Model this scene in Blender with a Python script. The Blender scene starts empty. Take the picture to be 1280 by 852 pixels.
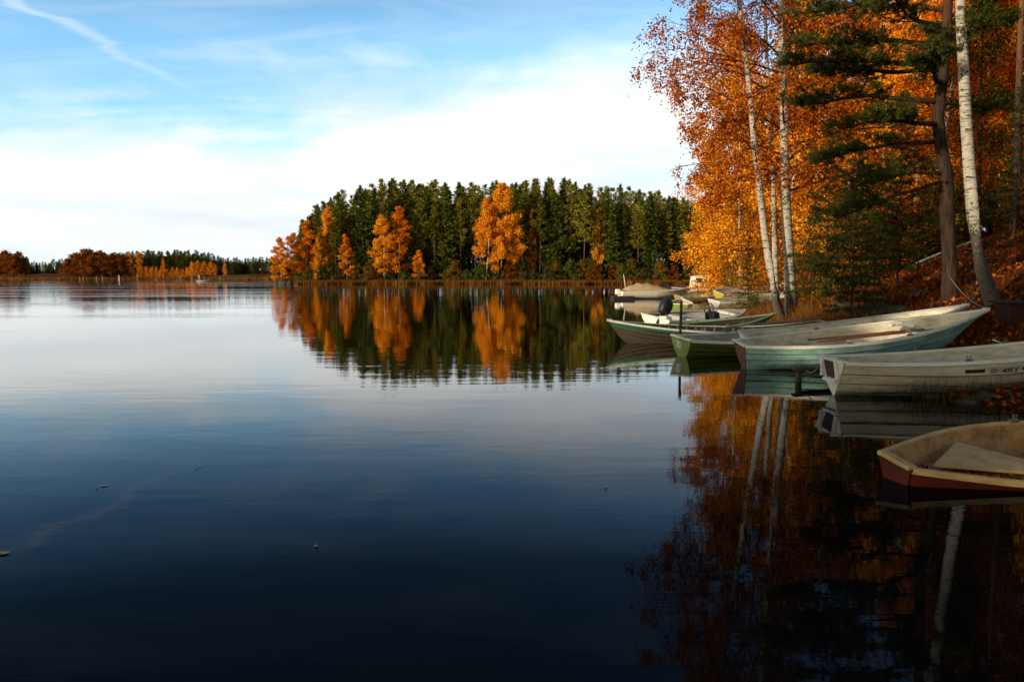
import bpy, math, random
import numpy as np
from mathutils import Vector, Matrix
R_ = math.radians
random.seed(7)
scene = bpy.context.scene
COL = scene.collection

# ------------------------------------------------------------------ camera
FPX, CH, HY = 1000.0, 1.8, 345.0
PITCH = math.atan((426 - HY) / FPX)
cam_d = bpy.data.cameras.new('camera'); cam = bpy.data.objects.new('camera', cam_d); COL.objects.link(cam)
cam_d.sensor_width = 36; cam_d.lens = FPX / 1280 * 36; cam_d.clip_end = 9000; cam_d.clip_start = .1
cam.location = (0, 0, CH); cam.rotation_euler = (math.pi / 2 - PITCH, 0, 0)
scene.camera = cam

def at(px, py, Y):
    """world point seen at a photo pixel at world depth Y"""
    u = (px - 640) / FPX; v = (426 - py) / FPX
    d = Vector((u, math.cos(PITCH) + v * math.sin(PITCH), -math.sin(PITCH) + v * math.cos(PITCH)))
    return Vector((0, 0, CH)) + d * (Y / d.y)

# ------------------------------------------------------------------ helpers
def link(o): COL.objects.link(o); return o
def tag(o, label=None, cat=None, group=None, kind=None):
    if label: o['label'] = label
    if cat: o['category'] = cat
    if group: o['group'] = group
    if kind: o['kind'] = kind
    return o
def empty(name, loc=(0, 0, 0), label=None, cat=None, group=None):
    o = bpy.data.objects.new(name, None); link(o); o.location = loc; o.empty_display_size = .2
    return tag(o, label, cat, group)
def fastmesh(name, V, F, mat=None, smooth=False):
    V = np.asarray(V, dtype=np.float32).reshape(-1, 3); F = np.asarray(F, dtype=np.int32)
    me = bpy.data.meshes.new(name); k = F.shape[1]; n = F.shape[0]
    me.vertices.add(len(V)); me.vertices.foreach_set('co', V.ravel())
    me.loops.add(n * k); me.loops.foreach_set('vertex_index', F.ravel())
    me.polygons.add(n); me.polygons.foreach_set('loop_start', np.arange(0, n * k, k, dtype=np.int32))
    if smooth: me.polygons.foreach_set('use_smooth', np.ones(n, dtype=bool))
    me.update(calc_edges=True)
    if mat: me.materials.append(mat)
    return me
class MB:
    def __init__(s): s.v = []; s.f = []
    def add(s, V, F):
        b = len(s.v); s.v += [tuple(p) for p in V]; s.f += [tuple(i + b for i in f) for f in F]
    def box(s, c, d, M=None):
        x, y, z = d[0] / 2, d[1] / 2, d[2] / 2
        V = [Vector((a * x, b * y, e * z)) for a in (-1, 1) for b in (-1, 1) for e in (-1, 1)]
        if M is not None: V = [M @ p for p in V]
        V = [p + Vector(c) for p in V]
        s.add(V, [(0, 1, 3, 2), (4, 6, 7, 5), (0, 4, 5, 1), (2, 3, 7, 6), (0, 2, 6, 4), (1, 5, 7, 3)])
    def tube(s, P, rad, n=8, caps=True, squash=1.0):
        P = [Vector(p) for p in P]
        if not hasattr(rad, '__len__'): rad = [rad] * len(P)
        V = []; F = []
        up = Vector((0, 0, 1))
        for i, p in enumerate(P):
            t = (P[min(i + 1, len(P) - 1)] - P[max(i - 1, 0)]).normalized()
            a = t.cross(up)
            if a.length < .2: a = t.cross(Vector((0, 1, 0)))
            a.normalize(); b = a.cross(t)
            for k in range(n):
                w = 2 * math.pi * k / n
                V.append(p + (a * math.cos(w) + b * math.sin(w) * squash) * rad[i])
        for i in range(len(P) - 1):
            for k in range(n):
                q = (k + 1) % n
                F.append((i * n + k, i * n + q, (i + 1) * n + q, (i + 1) * n + k))
        if caps:
            F.append(tuple(range(n))); F.append(tuple((len(P) - 1) * n + k for k in reversed(range(n))))
        s.add(V, F)
    def grid(s, rows, close=False):
        n = len(rows[0]); V = [p for r in rows for p in r]; F = []
        for i in range(len(rows) - 1):
            for k in range(n if close else n - 1):
                q = (k + 1) % n
                F.append((i * n + k, (i + 1) * n + k, (i + 1) * n + q, i * n + q))
        s.add(V, F)
    def mesh(s, name, mat, smooth=False, ang=38):
        me = bpy.data.meshes.new(name); me.from_pydata(s.v, [], s.f); me.materials.append(mat)
        if smooth:
            me.polygons.foreach_set('use_smooth', np.ones(len(me.polygons), dtype=bool))
            me.set_sharp_from_angle(angle=R_(ang))
        me.update(); return me
    def build(s, name, mat, parent=None, smooth=False, ang=38, bevel=0):
        o = bpy.data.objects.new(name, s.mesh(name, mat, smooth, ang)); link(o)
        if parent: o.parent = parent
        if bevel:
            m = o.modifiers.new('bevel', 'BEVEL'); m.width = bevel; m.segments = 2; m.limit_method = 'ANGLE'
        return o
def put(name, me, parent=None, loc=(0, 0, 0)):
    o = bpy.data.objects.new(name, me); link(o); o.location = loc
    if parent: o.parent = parent
    return o

# ------------------------------------------------------------------ materials
def newmat(name):
    m = bpy.data.materials.new(name); m.use_nodes = True
    nt = m.node_tree; nt.nodes.clear()
    out = nt.nodes.new('ShaderNodeOutputMaterial')
    return m, nt, out
def N(nt, t, **kw):
    n = nt.nodes.new(t)
    for k, v in kw.items(): setattr(n, k, v)
    return n
def setin(n, **kw):
    for k, v in kw.items(): n.inputs[k.replace('_', ' ')].default_value = v
def ramp(nt, pts, fac=None, interp='LINEAR'):
    r = N(nt, 'ShaderNodeValToRGB'); cr = r.color_ramp; cr.interpolation = interp
    while len(cr.elements) < len(pts): cr.elements.new(.5)
    for e, (p, c) in zip(cr.elements, pts):
        e.position = p; e.color = (c[0], c[1], c[2], 1) if hasattr(c, '__len__') else (c, c, c, 1)
    if fac is not None: nt.links.new(fac, r.inputs[0])
    return r
def noise(nt, scale, vec=None, detail=4, rough=.55, dist=0):
    n = N(nt, 'ShaderNodeTexNoise'); n.inputs['Scale'].default_value = scale; n.inputs['Detail'].default_value = detail
    n.inputs['Roughness'].default_value = rough; n.inputs['Distortion'].default_value = dist
    if vec is not None: nt.links.new(vec, n.inputs['Vector'])
    return n
def mapping(nt, vec, scale=(1, 1, 1), loc=(0, 0, 0), rot=(0, 0, 0)):
    m = N(nt, 'ShaderNodeMapping'); nt.links.new(vec, m.inputs[0])
    m.inputs['Scale'].default_value = scale; m.inputs['Location'].default_value = loc; m.inputs['Rotation'].default_value = rot
    return m.outputs[0]
def mixc(nt, fac, a, b, mode='MIX'):
    m = N(nt, 'ShaderNodeMix', data_type='RGBA', blend_type=mode)
    for i, x in ((0, fac), (6, a), (7, b)):
        if isinstance(x, (int, float)): m.inputs[i].default_value = x
        elif isinstance(x, tuple): m.inputs[i].default_value = (x[0], x[1], x[2], 1)
        else: nt.links.new(x, m.inputs[i])
    return m.outputs[2]
def math_(nt, op, a, b=None, c=None, clamp=False):
    m = N(nt, 'ShaderNodeMath', operation=op); m.use_clamp = clamp
    for i, x in enumerate((a, b, c)):
        if x is None: continue
        if isinstance(x, (int, float)): m.inputs[i].default_value = x
        else: nt.links.new(x, m.inputs[i])
    return m.outputs[0]

def paint(name, col, dirt=(.12, .09, .05), amount=.45, scale=3.0, rough=.5, bump=.15, stretch=(1, 1, 3), spec=.35, scum=0):
    m, nt, out = newmat(name); tc = N(nt, 'ShaderNodeTexCoord')
    v = mapping(nt, tc.outputs['Object'], stretch)
    n1 = noise(nt, scale, v, 8, .65); n2 = noise(nt, scale * 14, v, 3, .6)
    f = ramp(nt, [(.42, 0), (.72, amount)], n1.outputs[0])
    c = mixc(nt, f.outputs[0], col, dirt)
    f2 = ramp(nt, [(.35, .82), (.65, 1.08)], n2.outputs[0])
    c = mixc(nt, 1.0, c, f2.outputs[0], 'MULTIPLY')
    if scum:
        sx = N(nt, 'ShaderNodeSeparateXYZ'); nt.links.new(tc.outputs['Object'], sx.inputs[0])
        zf = math_(nt, 'ADD', math_(nt, 'MULTIPLY_ADD', sx.outputs[2], -1 / .16, scum / .16), math_(nt, 'MULTIPLY_ADD', n1.outputs[0], 1.6, -.5), clamp=True)
        vs = mapping(nt, tc.outputs['Object'], (9, 9, .8)); n4 = noise(nt, 2, vs, 5, .7); st_ = ramp(nt, [(.55, 0), (.75, .5)], n4.outputs[0])
        c = mixc(nt, st_.outputs[0], c, tuple(x * .35 for x in col)); c = mixc(nt, math_(nt, 'MULTIPLY', zf, .8), c, (.05, .045, .02))
    p = N(nt, 'ShaderNodeBsdfPrincipled'); nt.links.new(c, p.inputs['Base Color'])
    r = ramp(nt, [(.3, rough - .1), (.7, min(1, rough + .2))], n1.outputs[0]); nt.links.new(r.outputs[0], p.inputs['Roughness'])
    p.inputs['Specular IOR Level'].default_value = spec
    b = N(nt, 'ShaderNodeBump'); b.inputs['Strength'].default_value = bump; b.inputs['Distance'].default_value = .01
    nt.links.new(n2.outputs[0], b.inputs['Height']); nt.links.new(b.outputs[0], p.inputs['Normal'])
    nt.links.new(p.outputs[0], out.inputs[0]); return m
def wood(name, c1, c2, scale=6, axis=(1, 12, 12), rough=.8):
    m, nt, out = newmat(name); tc = N(nt, 'ShaderNodeTexCoord')
    v = mapping(nt, tc.outputs['Object'], axis)
    n1 = noise(nt, scale, v, 6, .6, .4)
    r = ramp(nt, [(.3, c1), (.7, c2)], n1.outputs[0])
    p = N(nt, 'ShaderNodeBsdfPrincipled'); p.inputs['Roughness'].default_value = rough; p.inputs['Specular IOR Level'].default_value = .25
    nt.links.new(r.outputs[0], p.inputs['Base Color'])
    b = N(nt, 'ShaderNodeBump'); b.inputs['Strength'].default_value = .4; b.inputs['Distance'].default_value = .01
    nt.links.new(n1.outputs[0], b.inputs['Height']); nt.links.new(b.outputs[0], p.inputs['Normal'])
    nt.links.new(p.outputs[0], out.inputs[0]); return m
def leafmat(name, cols, trans=.45, clump=1.0, dark=.35, objvar=.25, rough=.6):
    """foliage: colour varies per leaf, in clumps and from tree to tree"""
    m, nt, out = newmat(name); tc = N(nt, 'ShaderNodeTexCoord'); g = N(nt, 'ShaderNodeNewGeometry'); oi = N(nt, 'ShaderNodeObjectInfo')
    n1 = noise(nt, clump, tc.outputs['Object'], 2, .5)
    a = math_(nt, 'MULTIPLY', g.outputs['Random Per Island'], .72)
    b = math_(nt, 'MULTIPLY_ADD', n1.outputs[0], .9, -.30)
    s = math_(nt, 'ADD', a, b)
    o = math_(nt, 'MULTIPLY_ADD', oi.outputs['Random'], objvar, -objvar / 2)
    s = math_(nt, 'ADD', s, o, clamp=True)
    k = len(cols)
    r = ramp(nt, [((i + .3) / (k - .4), c) for i, c in enumerate(cols)], s)
    dk = math_(nt, 'MULTIPLY_ADD', g.outputs['Random Per Island'], dark, 1 - dark)
    c = mixc(nt, 1.0, r.outputs[0], dk, 'MULTIPLY')
    d = N(nt, 'ShaderNodeBsdfDiffuse'); t = N(nt, 'ShaderNodeBsdfTranslucent'); mx = N(nt, 'ShaderNodeMixShader')
    nt.links.new(c, d.inputs[0]); nt.links.new(c, t.inputs[0]); mx.inputs[0].default_value = trans
    nt.links.new(d.outputs[0], mx.inputs[1]); nt.links.new(t.outputs[0], mx.inputs[2])
    nt.links.new(mx.outputs[0], out.inputs[0]); return m
def barkmat(name, c1, c2, scale=(9, 9, 2.0), sc=2, c_top=None, ztop=(4, 9)):
    m, nt, out = newmat(name); tc = N(nt, 'ShaderNodeTexCoord')
    v = mapping(nt, tc.outputs['Object'], scale)
    n1 = noise(nt, sc, v, 6, .7, .3)
    r = ramp(nt, [(.35, c1), (.68, c2)], n1.outputs[0]); c = r.outputs[0]
    if c_top:
        sx = N(nt, 'ShaderNodeSeparateXYZ'); nt.links.new(tc.outputs['Object'], sx.inputs[0])
        mr = N(nt, 'ShaderNodeMapRange'); nt.links.new(sx.outputs[2], mr.inputs[0]); mr.inputs[1].default_value = ztop[0]; mr.inputs[2].default_value = ztop[1]
        r2 = ramp(nt, [(.3, tuple(x * .5 for x in c_top)), (.7, c_top)], n1.outputs[0])
        c = mixc(nt, mr.outputs[0], c, r2.outputs[0])
    p = N(nt, 'ShaderNodeBsdfPrincipled'); p.inputs['Roughness'].default_value = .95; p.inputs['Specular IOR Level'].default_value = .1
    nt.links.new(c, p.inputs['Base Color'])
    b = N(nt, 'ShaderNodeBump'); b.inputs['Strength'].default_value = .8; b.inputs['Distance'].default_value = .03
    nt.links.new(n1.outputs[0], b.inputs['Height']); nt.links.new(b.outputs[0], p.inputs['Normal'])
    nt.links.new(p.outputs[0], out.inputs[0]); return m
def birchmat(name, dark_h=1.3, white=(.44, .39, .31)):
    m, nt, out = newmat(name); tc = N(nt, 'ShaderNodeTexCoord')
    v = mapping(nt, tc.outputs['Object'], (3.5, 3.5, 30)); n1 = noise(nt, 1.3, v, 3, .6)
    v2 = mapping(nt, tc.outputs['Object'], (5, 5, 9)); n2 = noise(nt, 1.1, v2, 4, .6, .6)
    v3 = mapping(nt, tc.outputs['Object'], (12, 12, 5)); n3 = noise(nt, 2, v3, 5, .7)
    lent = ramp(nt, [(.565, 0), (.60, 1)], n1.outputs[0]); scar = ramp(nt, [(.575, 0), (.62, 1)], n2.outputs[0])
    sx = N(nt, 'ShaderNodeSeparateXYZ'); nt.links.new(tc.outputs['Object'], sx.inputs[0])
    zb = math_(nt, 'MULTIPLY_ADD', sx.outputs[2], -1 / dark_h, 1.35)
    zz = math_(nt, 'ADD', zb, math_(nt, 'MULTIPLY_ADD', n3.outputs[0], 1.6, -.8))
    base = ramp(nt, [(.42, 0), (.62, .93)], zz)
    w = ramp(nt, [(.3, tuple(x * .72 for x in white)), (.7, white)], n3.outputs[0])
    c = mixc(nt, math_(nt, 'MULTIPLY', lent.outputs[0], .8), w.outputs[0], (.05, .04, .035))
    c = mixc(nt, math_(nt, 'MULTIPLY', scar.outputs[0], .92), c, (.025, .02, .018))
    c = mixc(nt, base.outputs[0], c, (.045, .036, .028))
    p = N(nt, 'ShaderNodeBsdfPrincipled'); p.inputs['Roughness'].default_value = .75; p.inputs['Specular IOR Level'].default_value = .2
    nt.links.new(c, p.inputs['Base Color'])
    b = N(nt, 'ShaderNodeBump'); b.inputs['Strength'].default_value = .5; b.inputs['Distance'].default_value = .02
    nt.links.new(n3.outputs[0], b.inputs['Height']); nt.links.new(b.outputs[0], p.inputs['Normal'])
    nt.links.new(p.outputs[0], out.inputs[0]); return m
def groundmat(name, cols, scale=1.2, fine=25, bump=.6):
    m, nt, out = newmat(name); tc = N(nt, 'ShaderNodeTexCoord')
    n1 = noise(nt, scale, tc.outputs['Object'], 5, .6); n2 = noise(nt, fine, tc.outputs['Object'], 4, .7)
    s = math_(nt, 'ADD', math_(nt, 'MULTIPLY', n1.outputs[0], .6), math_(nt, 'MULTIPLY', n2.outputs[0], .4))
    k = len(cols); r = ramp(nt, [(.3 + .4 * i / (k - 1), c) for i, c in enumerate(cols)], s)
    p = N(nt, 'ShaderNodeBsdfPrincipled'); p.inputs['Roughness'].default_value = 1; p.inputs['Specular IOR Level'].default_value = .05
    nt.links.new(r.outputs[0], p.inputs['Base Color'])
    b = N(nt, 'ShaderNodeBump'); b.inputs['Strength'].default_value = bump; b.inputs['Distance'].default_value = .05
    nt.links.new(n2.outputs[0], b.inputs['Height']); nt.links.new(b.outputs[0], p.inputs['Normal'])
    nt.links.new(p.outputs[0], out.inputs[0]); return m

M = {}
M['cream'] = paint('cream_gelcoat', (.66, .60, .47), (.17, .13, .06), .5)
M['beige'] = paint('beige_gelcoat', (.68, .61, .46), (.2, .14, .07), .35, stretch=(1, 1, 5), scum=.16)
M['liner'] = paint('pale_liner', (.64, .57, .42), (.2, .14, .05), .65, scale=4)
M['linergrey'] = paint('grey_liner', (.40, .38, .31), (.13, .12, .08), .6, scale=4)
M['teal'] = paint('teal_hull_paint', (.27, .46, .40), (.05, .08, .06), .7, scale=2, scum=.2)
M['lime'] = paint('yellow_green_hull_paint', (.075, .10, .010), (.035, .04, .008), .6, scale=2, scum=.16)
M['limebright'] = paint('bright_lime_paint', (.20, .25, .05), (.2, .28, .04), .4)
M['lightgreen'] = paint('light_green_paint', (.17, .27, .13), (.06, .1, .05), .5)
M['green'] = paint('green_gunwale_paint', (.008, .15, .055), (.01, .06, .03), .4)
M['red'] = paint('dark_red_hull_paint', (.11, .016, .006), (.04, .008, .004), .6)
M['redwood'] = wood('dark_red_boards', (.018, .004, .002), (.045, .009, .004), axis=(1, 1, 8))
M['white'] = paint('weathered_white_paint', (.80, .76, .64), (.3, .25, .15), .35)
M['whitegrey'] = paint('grey_white_paint', (.50, .50, .45), (.18, .17, .14), .5)
M['yellow'] = paint('yellow_hull_paint', (.45, .33, .02), (.3, .2, .02), .4)
M['tan'] = paint('weathered_tan_liner', (.46, .23, .06), (.08, .033, .010), .85, scale=5, stretch=(1, 1, 1))
M['tanrim'] = paint('worn_cream_rim', (.66, .42, .17), (.2, .09, .03), .55, scale=5)
M['tarp'] = paint('beige_canvas', (.42, .34, .2), (.3, .22, .12), .5, scale=1.5, rough=.9, bump=.4)
M['oldwood'] = wood('weathered_planks', (.022, .016, .010), (.075, .055, .036), 5)
M['oldwood_dark'] = wood('dark_planks', (.012, .009, .006), (.035, .027, .018), 5)
M['brownwood'] = wood('brown_wood', (.09, .035, .02), (.2, .09, .05), 6)
M['greywood'] = wood('grey_wood', (.14, .12, .09), (.3, .27, .21), 6)
M['black'] = paint('black_plastic', (.012, .014, .02), (.03, .03, .03), .3, rough=.4)
M['metal'] = paint('dull_metal', (.16, .15, .13), (.06, .05, .04), .5, rough=.4)
M['rust'] = paint('rusty_paint', (.16, .035, .02), (.06, .03, .02), .6)
M['glass'] = paint('dark_smoked_glass', (.03, .035, .04), (.02, .02, .02), .3, rough=.15, spec=.8)
M['rope'] = paint('rope', (.25, .2, .12), (.1, .08, .05), .5)
M['sticker'] = paint('white_sticker', (.5, .47, .4), (.3, .27, .2), .2)
M['inkblack'] = paint('black_lettering', (.008, .008, .008), (.01, .01, .01), .1)
M['stripe'] = paint('dark_stripe_paint', (.035, .015, .01), (.02, .01, .01), .2)
M['stone'] = groundmat('mossy_stone', [(.02, .03, .008), (.06, .06, .045), (.12, .115, .1)], 3, 20)
M['birch'] = birchmat('birch_bark')
M['birch_old'] = birchmat('old_birch_bark', 2.1, (.46, .41, .32))
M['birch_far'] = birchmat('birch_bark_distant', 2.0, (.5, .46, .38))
M['pinebark'] = barkmat('pine_bark', (.010, .007, .005), (.072, .042, .028), (7, 7, 1.2), c_top=(.22, .085, .03), ztop=(5, 10))
M['twig'] = barkmat('dark_twig_bark', (.03, .018, .014), (.075, .045, .035))
M['darkbark'] = barkmat('dark_bark', (.02, .014, .01), (.06, .04, .028))
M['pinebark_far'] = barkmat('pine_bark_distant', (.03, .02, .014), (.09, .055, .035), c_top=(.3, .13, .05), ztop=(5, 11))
M['orange'] = leafmat('orange_birch_leaves', [(.30, .05, .004), (.82, .19, .008), (.98, .36, .012), (1.0, .50, .03)], .4, .8, .6, .4)
M['birchleaf'] = leafmat('shade_toned_birch_leaves', [(.18, .042, .006), (.58, .115, .007), (.82, .20, .012), (.88, .36, .04)], .5, 1.3, .5, .3)  # orange leaves in a darker tone: shade of the near crowns put into the colour
M['amber'] = leafmat('amber_birch_leaves', [(.45, .11, .005), (.88, .25, .008), (1.0, .38, .012), (1.0, .54, .03)], .38, .45, .3, .4)
M['copper'] = leafmat('copper_leaves', [(.24, .03, .004), (.68, .105, .006), (.90, .20, .008), (.95, .32, .02)], .4, .8, .6, .4)
M['gold'] = leafmat('golden_leaves', [(.42, .11, .006), (.90, .28, .008), (1.0, .40, .014), (1.0, .58, .05)], .38, .45, .3, .3)
M['rusty'] = leafmat('russet_leaves', [(.07, .02, .004), (.22, .055, .010), (.36, .10, .016), (.40, .16, .02)], .4, .5)
M['olive'] = leafmat('olive_leaves', [(.03, .035, .005), (.10, .09, .012), (.22, .15, .02), (.42, .18, .02)], .4, 1.2)
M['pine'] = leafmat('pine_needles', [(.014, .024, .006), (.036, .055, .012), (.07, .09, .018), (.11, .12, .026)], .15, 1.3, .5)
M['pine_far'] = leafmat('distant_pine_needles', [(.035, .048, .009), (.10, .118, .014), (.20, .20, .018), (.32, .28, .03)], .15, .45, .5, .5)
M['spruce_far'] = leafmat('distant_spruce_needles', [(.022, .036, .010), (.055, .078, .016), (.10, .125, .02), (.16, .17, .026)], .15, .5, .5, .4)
M['litter'] = leafmat('fallen_leaves', [(.06, .012, .005), (.19, .034, .007), (.36, .075, .012), (.50, .16, .025)], .2, 1.5, .5)
M['straw'] = leafmat('dry_reeds', [(.08, .05, .02), (.2, .13, .05), (.32, .22, .10), (.42, .32, .17)], .3, .6)
M['ochre'] = leafmat('ochre_grass', [(.08, .03, .006), (.18, .065, .012), (.28, .11, .02), (.33, .17, .04)], .3, .6)
M['darkgrass'] = leafmat('dark_sedge', [(.02, .015, .005), (.05, .035, .01), (.08, .06, .02), (.12, .09, .03)], .3, .6)
M['bankground'] = groundmat('leafy_bank_soil', [(.008, .006, .004), (.03, .016, .007), (.09, .022, .007), (.15, .04, .010)], .8, 22)
M['grassland'] = groundmat('dry_grass_ground', [(.05, .02, .006), (.12, .055, .015), (.20, .12, .03)], .05, 2)
M['forestfloor'] = groundmat('forest_floor', [(.012, .012, .005), (.04, .028, .01), (.11, .06, .015)], .3, 6)
M['bed'] = groundmat('lake_bed_mud', [(.01, .008, .005), (.02, .017, .01), (.03, .025, .015)], .3, 6)
M['yellowleaf'] = paint('yellow_leaf', (.55, .33, .06), (.3, .15, .03), .4)
M['skin'] = paint('skin', (.4, .22, .15), (.3, .16, .1), .3)
M['jacket'] = paint('dark_jacket_cloth', (.02, .02, .025), (.03, .02, .02), .3, rough=.9)

# ------------------------------------------------------------------ terrain
SY = [-40, 4, 6, 8, 10, 12, 15, 20, 26, 31, 36, 60, 100, 140, 170, 190]
SX = [9, 8.6, 8.2, 7.4, 6.7, 6.35, 6.9, 7.7, 8.4, 9.2, 10.8, 15.6, 23, 33, 44, 56]
def shore_x(y): return float(np.interp(y, SY, SX)) + .18 * math.sin(y * 1.9) + .1 * math.sin(y * 4.3 + 1)
def bank_h(x, y):
    s = x - shore_x(y)
    k1 = float(np.interp(y, [10, 12, 14.5, 15.8, 17, 22, 30, 40, 60], [.12, .14, .22, .24, .42, .42, .3, .13, .12]))
    k2 = float(np.interp(y, [8, 12, 17, 40, 60, 100], [.25, .3, .40, .36, .26, .2]))
    if s < 0: h = max(-1.2, s * .35)
    elif s < 3: h = k1 * s
    else: h = 3 * k1 + k2 * (s - 3)
    if h > 9: h = 9 + (h - 9) * .35
    b = .10 * math.sin(x * 1.7 + y * .9) * math.sin(y * 1.3 - x * .4) + .05 * math.sin(x * 4.1) * math.sin(y * 3.7)
    return h + b * min(1, max(0, (s + .3) / 3)) - .01
ys = np.concatenate([np.arange(-30, 6, 3), np.arange(6, 40, .35), np.arange(40, 80, 1), np.arange(80, 186, 3)])
ss = np.concatenate([np.arange(-3, 12, .3), np.arange(12, 30, 1), np.arange(30, 90, 5)])
m = MB(); m.grid([[(shore_x(y) + s, y, bank_h(shore_x(y) + s, y)) for s in ss] for y in ys])
tag(m.build('shore_bank', M['bankground'], smooth=True, ang=180), kind='structure')
def pen_y(x): return 180 + 16 * math.exp(-(x + 54) / 2.2) + 1.2 * math.sin(x * .35) + .5 * math.sin(x * 1.1)
def pen_h(x, y): t = y - pen_y(x); return -.5 + .5 * 0 if t < -1 else (min(1.6, .22 * max(t, 0)) + .15 * math.sin(x * .7) * math.sin(y * .5) * min(1, max(0, t)) if t > 0 else t * .4)
xs = np.concatenate([np.arange(-54, -46, .4), np.arange(-46, 80, 1.5)])
ts = np.concatenate([np.arange(-1.5, 8, .7), np.arange(8, 70, 5)])
m = MB(); m.grid([[(x, pen_y(x) + t, pen_h(x, pen_y(x) + t)) for t in ts] for x in xs])
tag(m.build('peninsula_ground', M['forestfloor'], smooth=True, ang=180), kind='structure')
def far_y(x): return 385 + 10 * math.sin(x * .02) + 5 * math.sin(x * .07 + 1) - (22 if x < -196 else 0) * min(1, (-196 - x) / 10 if x < -196 else 0)
def far_h(x, y):
    t = y - far_y(x)
    return t * .2 if t < 0 else min(1.2, t * .06) + max(0, t - 30) * .05
xs = np.arange(-700, 500, 5); ts = np.concatenate([np.arange(-4, 20, 2), np.arange(20, 400, 15), np.arange(400, 2600, 200)])
m = MB(); m.grid([[(x * (1 + t * .0006), far_y(x) + t, min(5, far_h(x, far_y(x) + t))) for t in ts] for x in xs])
tag(m.build('far_shore', M['grassland'], smooth=True, ang=180), kind='structure')
m = MB(); m.grid([[(x, y, -3.0) for y in (-600, 0, 600, 4000)] for x in (-4000, 0, 4000)])
tag(m.build('lake_bed', M['bed']), kind='structure')
# water
m, nt, out = newmat('lake_water'); tc = N(nt, 'ShaderNodeTexCoord'); P0 = tc.outputs['Object']
sx = N(nt, 'ShaderNodeSeparateXYZ'); nt.links.new(P0, sx.inputs[0])
w1 = noise(nt, 1, mapping(nt, P0, (.5, 1.6, 1)), 4, .55, .3)
w2 = noise(nt, 1, mapping(nt, P0, (2.6, 7.5, 1)), 3, .5, .2)
w3 = noise(nt, 1, mapping(nt, P0, (.02, .11, 1), rot=(0, 0, .12)), 3, .5)      # wind patches
dist = N(nt, 'ShaderNodeVectorMath', operation='LENGTH'); nt.links.new(P0, dist.inputs[0])
patch = ramp(nt, [(.42, .25), (.62, 1)], w3.outputs[0])
# wind only ruffles the open water to the left
wx = math_(nt, 'MULTIPLY_ADD', sx.outputs[0], -.012, .10, clamp=True)
hh = math_(nt, 'ADD', math_(nt, 'MULTIPLY', w1.outputs[0], 1.0), math_(nt, 'MULTIPLY', w2.outputs[0], .07))
b = N(nt, 'ShaderNodeBump'); b.inputs['Distance'].default_value = .05
nt.links.new(hh, b.inputs['Height'])
strn = math_(nt, 'MULTIPLY', patch.outputs[0], math_(nt, 'MULTIPLY_ADD', wx, .5, .075)); nt.links.new(strn, b.inputs['Strength'])
geo = N(nt, 'ShaderNodeNewGeometry')
dot = N(nt, 'ShaderNodeVectorMath', operation='DOT_PRODUCT'); nt.links.new(b.outputs[0], dot.inputs[0]); nt.links.new(geo.outputs['Incoming'], dot.inputs[1])
fr = ramp(nt, [(0, .95), (.025, .88), (.054, .76), (.105, .56), (.153, .32), (.2, .18), (.247, .095), (.34, .028), (.5, .016), (1, .015)], dot.outputs['Value'])
gl = N(nt, 'ShaderNodeBsdfGlossy'); gl.inputs['Roughness'].default_value = .02; gl.inputs['Color'].default_value = (1, 1, 1, 1)
nt.links.new(b.outputs[0], gl.inputs['Normal'])
gc = ramp(nt, [(.10, (1, 1, 1)), (.26, (.68, .82, 1)), (.5, (.74, .84, 1))], dot.outputs['Value']); nt.links.new(gc.outputs[0], gl.inputs['Color'])
df = N(nt, 'ShaderNodeBsdfDiffuse'); df.inputs[0].default_value = (.0016, .0018, .0022, 1)
mx = N(nt, 'ShaderNodeMixShader'); nt.links.new(fr.outputs[0], mx.inputs[0]); nt.links.new(df.outputs[0], mx.inputs[1]); nt.links.new(gl.outputs[0], mx.inputs[2])
nt.links.new(mx.outputs[0], out.inputs[0]); M['water'] = m
m = MB(); m.grid([[(x, y, 0) for y in (-400, 100, 600, 3000)] for x in (-3000, 0, 3000)])
tag(m.build('water', M['water']), kind='structure')

# ------------------------------------------------------------------ foliage generators
def cards(P, size, rng, asp=.7, flat=0.0):
    n = len(P); u = rng.normal(size=(n, 3)); u /= np.linalg.norm(u, axis=1)[:, None]
    w = rng.normal(size=(n, 3)); w[:, 2] *= (1 - flat); v = np.cross(u, w); v /= np.linalg.norm(v, axis=1)[:, None]
    s = (size * rng.uniform(.6, 1.3, n))[:, None] * .5
    V = np.stack([P + u * s, P + v * s * asp, P - u * s, P - v * s * asp], 1).reshape(-1, 3)
    return V, np.arange(4 * n).reshape(-1, 4)
def needles(P, D, rng, per, length, width, spread=.8):
    P = np.repeat(P, per, 0); D = np.repeat(D, per, 0); n = len(P)
    d = D + rng.normal(size=(n, 3)) * spread; d /= np.linalg.norm(d, axis=1)[:, None]
    w = np.cross(d, rng.normal(size=(n, 3))); w /= np.linalg.norm(w, axis=1)[:, None]
    L = (length * rng.uniform(.7, 1.25, n))[:, None]
    P = P + rng.normal(size=(n, 3)) * length * .18
    V = np.stack([P - w * width / 2, P + w * width / 2, P + d * L], 1).reshape(-1, 3)
    return V, np.arange(3 * n).reshape(-1, 3)
def branch(p, az, e0, L, droop, rng, n=6, wob=.12):
    pts = [np.array(p, float)]; st = L / (n - 1)
    for i in range(1, n):
        e = e0 - droop * i / n + rng.normal() * wob * .5; az += rng.normal() * wob
        pts.append(pts[-1] + st * np.array([math.cos(e) * math.cos(az), math.cos(e) * math.sin(az), math.sin(e)]))
    return pts
def lerp_path(P, t):
    t = min(max(t, 0), .9999) * (len(P) - 1); i = int(t); f = t - i
    return P[i] * (1 - f) + P[i + 1] * f
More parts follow.
